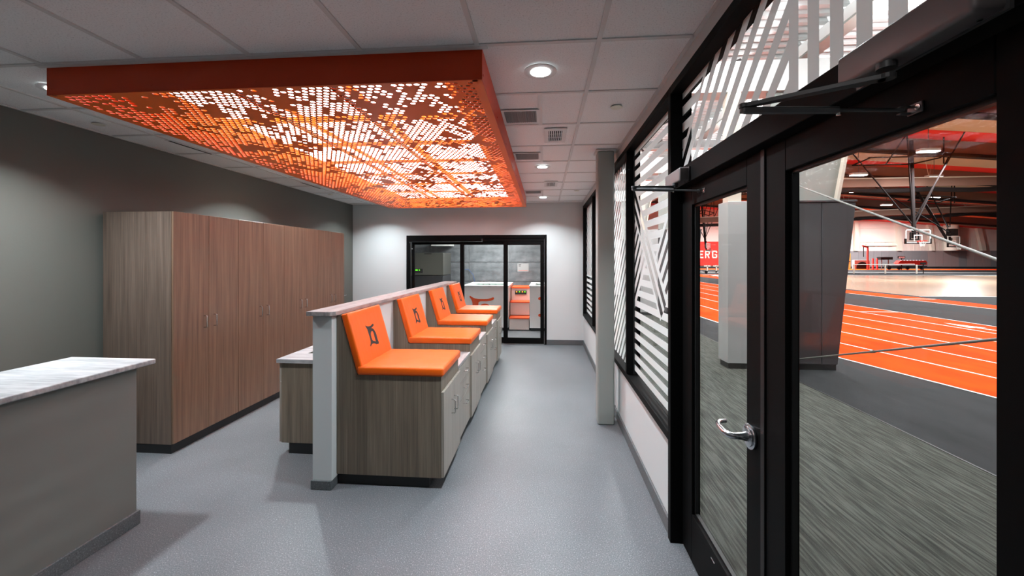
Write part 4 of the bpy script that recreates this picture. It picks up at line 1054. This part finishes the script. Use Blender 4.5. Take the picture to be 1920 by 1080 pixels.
for x in (52.6, 54.0, 55.2, 57.2): MB().cyl((x, 65.6, .3), .27, .12, 'y', 16).build('wheel', M['girder'], ct)
B(52.4, 58, 65.7, 66.3, .5, .62).build('chassis', M['girder'], ct)
for i in range(8): B(54.3 + i * .44, 54.6 + i * .44, 65.58, 65.8, 1.43, 1.5).build('white_bar', M['white_metal'], ct)
tb = empty('black_folding_table', (53.8, 68, 0)); tag(tb, 'black topped high table by the far wall, left of the red cart', 'table')
B(52.95, 54.7, 67.6, 68.4, 1.55, 1.97).build('table_top', M['girder'], tb)
for x in (53.35, 54.35): B(x - .04, x + .04, 67.95, 68.05, 0, 1.55).build('leg', M['closer_arm'], tb)
sc = empty('scoreboard_stand', (55.6, 67, 0)); tag(sc, 'small display board with white figures on a stand above the red cart', 'scoreboard')
B(55.0, 56.0, 67.0, 67.1, 1.75, 2.1).build('board', M['girder'], sc)
for i in range(5): B(55.06 + i * .18, 55.18 + i * .18, 66.97, 66.995, 1.80, 2.05).build('digit', M['white_metal'], sc)
B(55.45, 55.55, 67.0, 67.1, 0, 1.75).build('stand_pole', M['girder'], sc)
rp = empty('red_crane_post', (49.8, 66, 0)); tag(rp, 'tall red post with a short arm by the far wall', 'post')
B(49.7, 49.85, 65.9, 66.1, 0, 3.6).build('post_body', M['red'], rp); MB().prism([(49.0, 3.6), (49.85, 3.35), (49.85, 3.55), (49.0, 3.8)], 'y', 65.9, 66.1).build('arm', M['red'], rp)
B(49.15, 49.22, 65.95, 66.05, 2.0, 3.6).build('strap', M['girder'], rp)
for i, (xa, xb) in enumerate(((50.0, 50.9), (50.95, 51.5))):
    t = empty('yellow_mat', ((xa + xb) / 2, 72, 0)); tag(t, ('wide' if i == 0 else 'narrow') + ' upright yellow foam mat against the far wall beside the padded column', 'mat', 'yellow mats by the far wall')
    B(xa, xb, 71.8, 72.2, 0, 2.6).build('mat_body', M['yellow'], t, bevel=.05); B(xa + .1, xb - .1, 71.75, 71.8, 1.2, 1.3).build('strap', M['girder'], t)
ar = empty('grey_arch_mat', (52.2, 70.5, 0)); tag(ar, 'grey mat with a dark arch opening by the far wall, behind the red post', 'mat')
pts = [(51.0, 0), (53.4, 0), (53.4, 1.5), (51.0, 1.5)]
B(51.0, 53.4, 70.3, 70.9, 0, 1.5).build('mat_body', M['wainscot2'], ar, bevel=.05)
MB().prism([(52.2 + .95 * math.cos(a * math.pi / 12), .05 + 1.15 * math.sin(a * math.pi / 12)) for a in range(13)], 'y', 70.25, 70.3).build('arch_opening', M['girder'], ar)
for i, x in enumerate((51.3, 51.9)):
    t = empty('dark_red_post', (x, 67, 0)); tag(t, 'short dark red post by the far wall, ' + ('left' if i == 0 else 'right') + ' of the pair', 'post', 'pair of short dark red posts')
    B(x - .07, x + .07, 66.9, 67.1, 0, 1.75).build('post_body', M['roof_red'], t); B(x - .2, x + .2, 66.8, 67.2, 0, .05).build('foot', M['girder'], t)
hc_ = empty('hurdle_cart', (20.3, 47, 0)); tag(hc_, 'low cart stacked with hurdles in front of the red banner, left door leaf', 'cart')
for i in range(5):
    x = 18.4 + i * 1.0
    B(x - .05, x + .05, 46.9, 47.1, .1, .95).build('upright', M['gym_steel'], hc_); B(x - .35, x + .35, 46.9, 47.0, .80, .92).build('board', M['gym_steel'], hc_)
B(18.0, 22.8, 46.7, 47.3, .22, .32).build('cart_frame', M['girder'], hc_)
for x in (18.2, 20.4, 22.6): MB().cyl((x, 46.7, .14), .14, .1, 'y', 14).build('wheel', M['girder'], hc_)
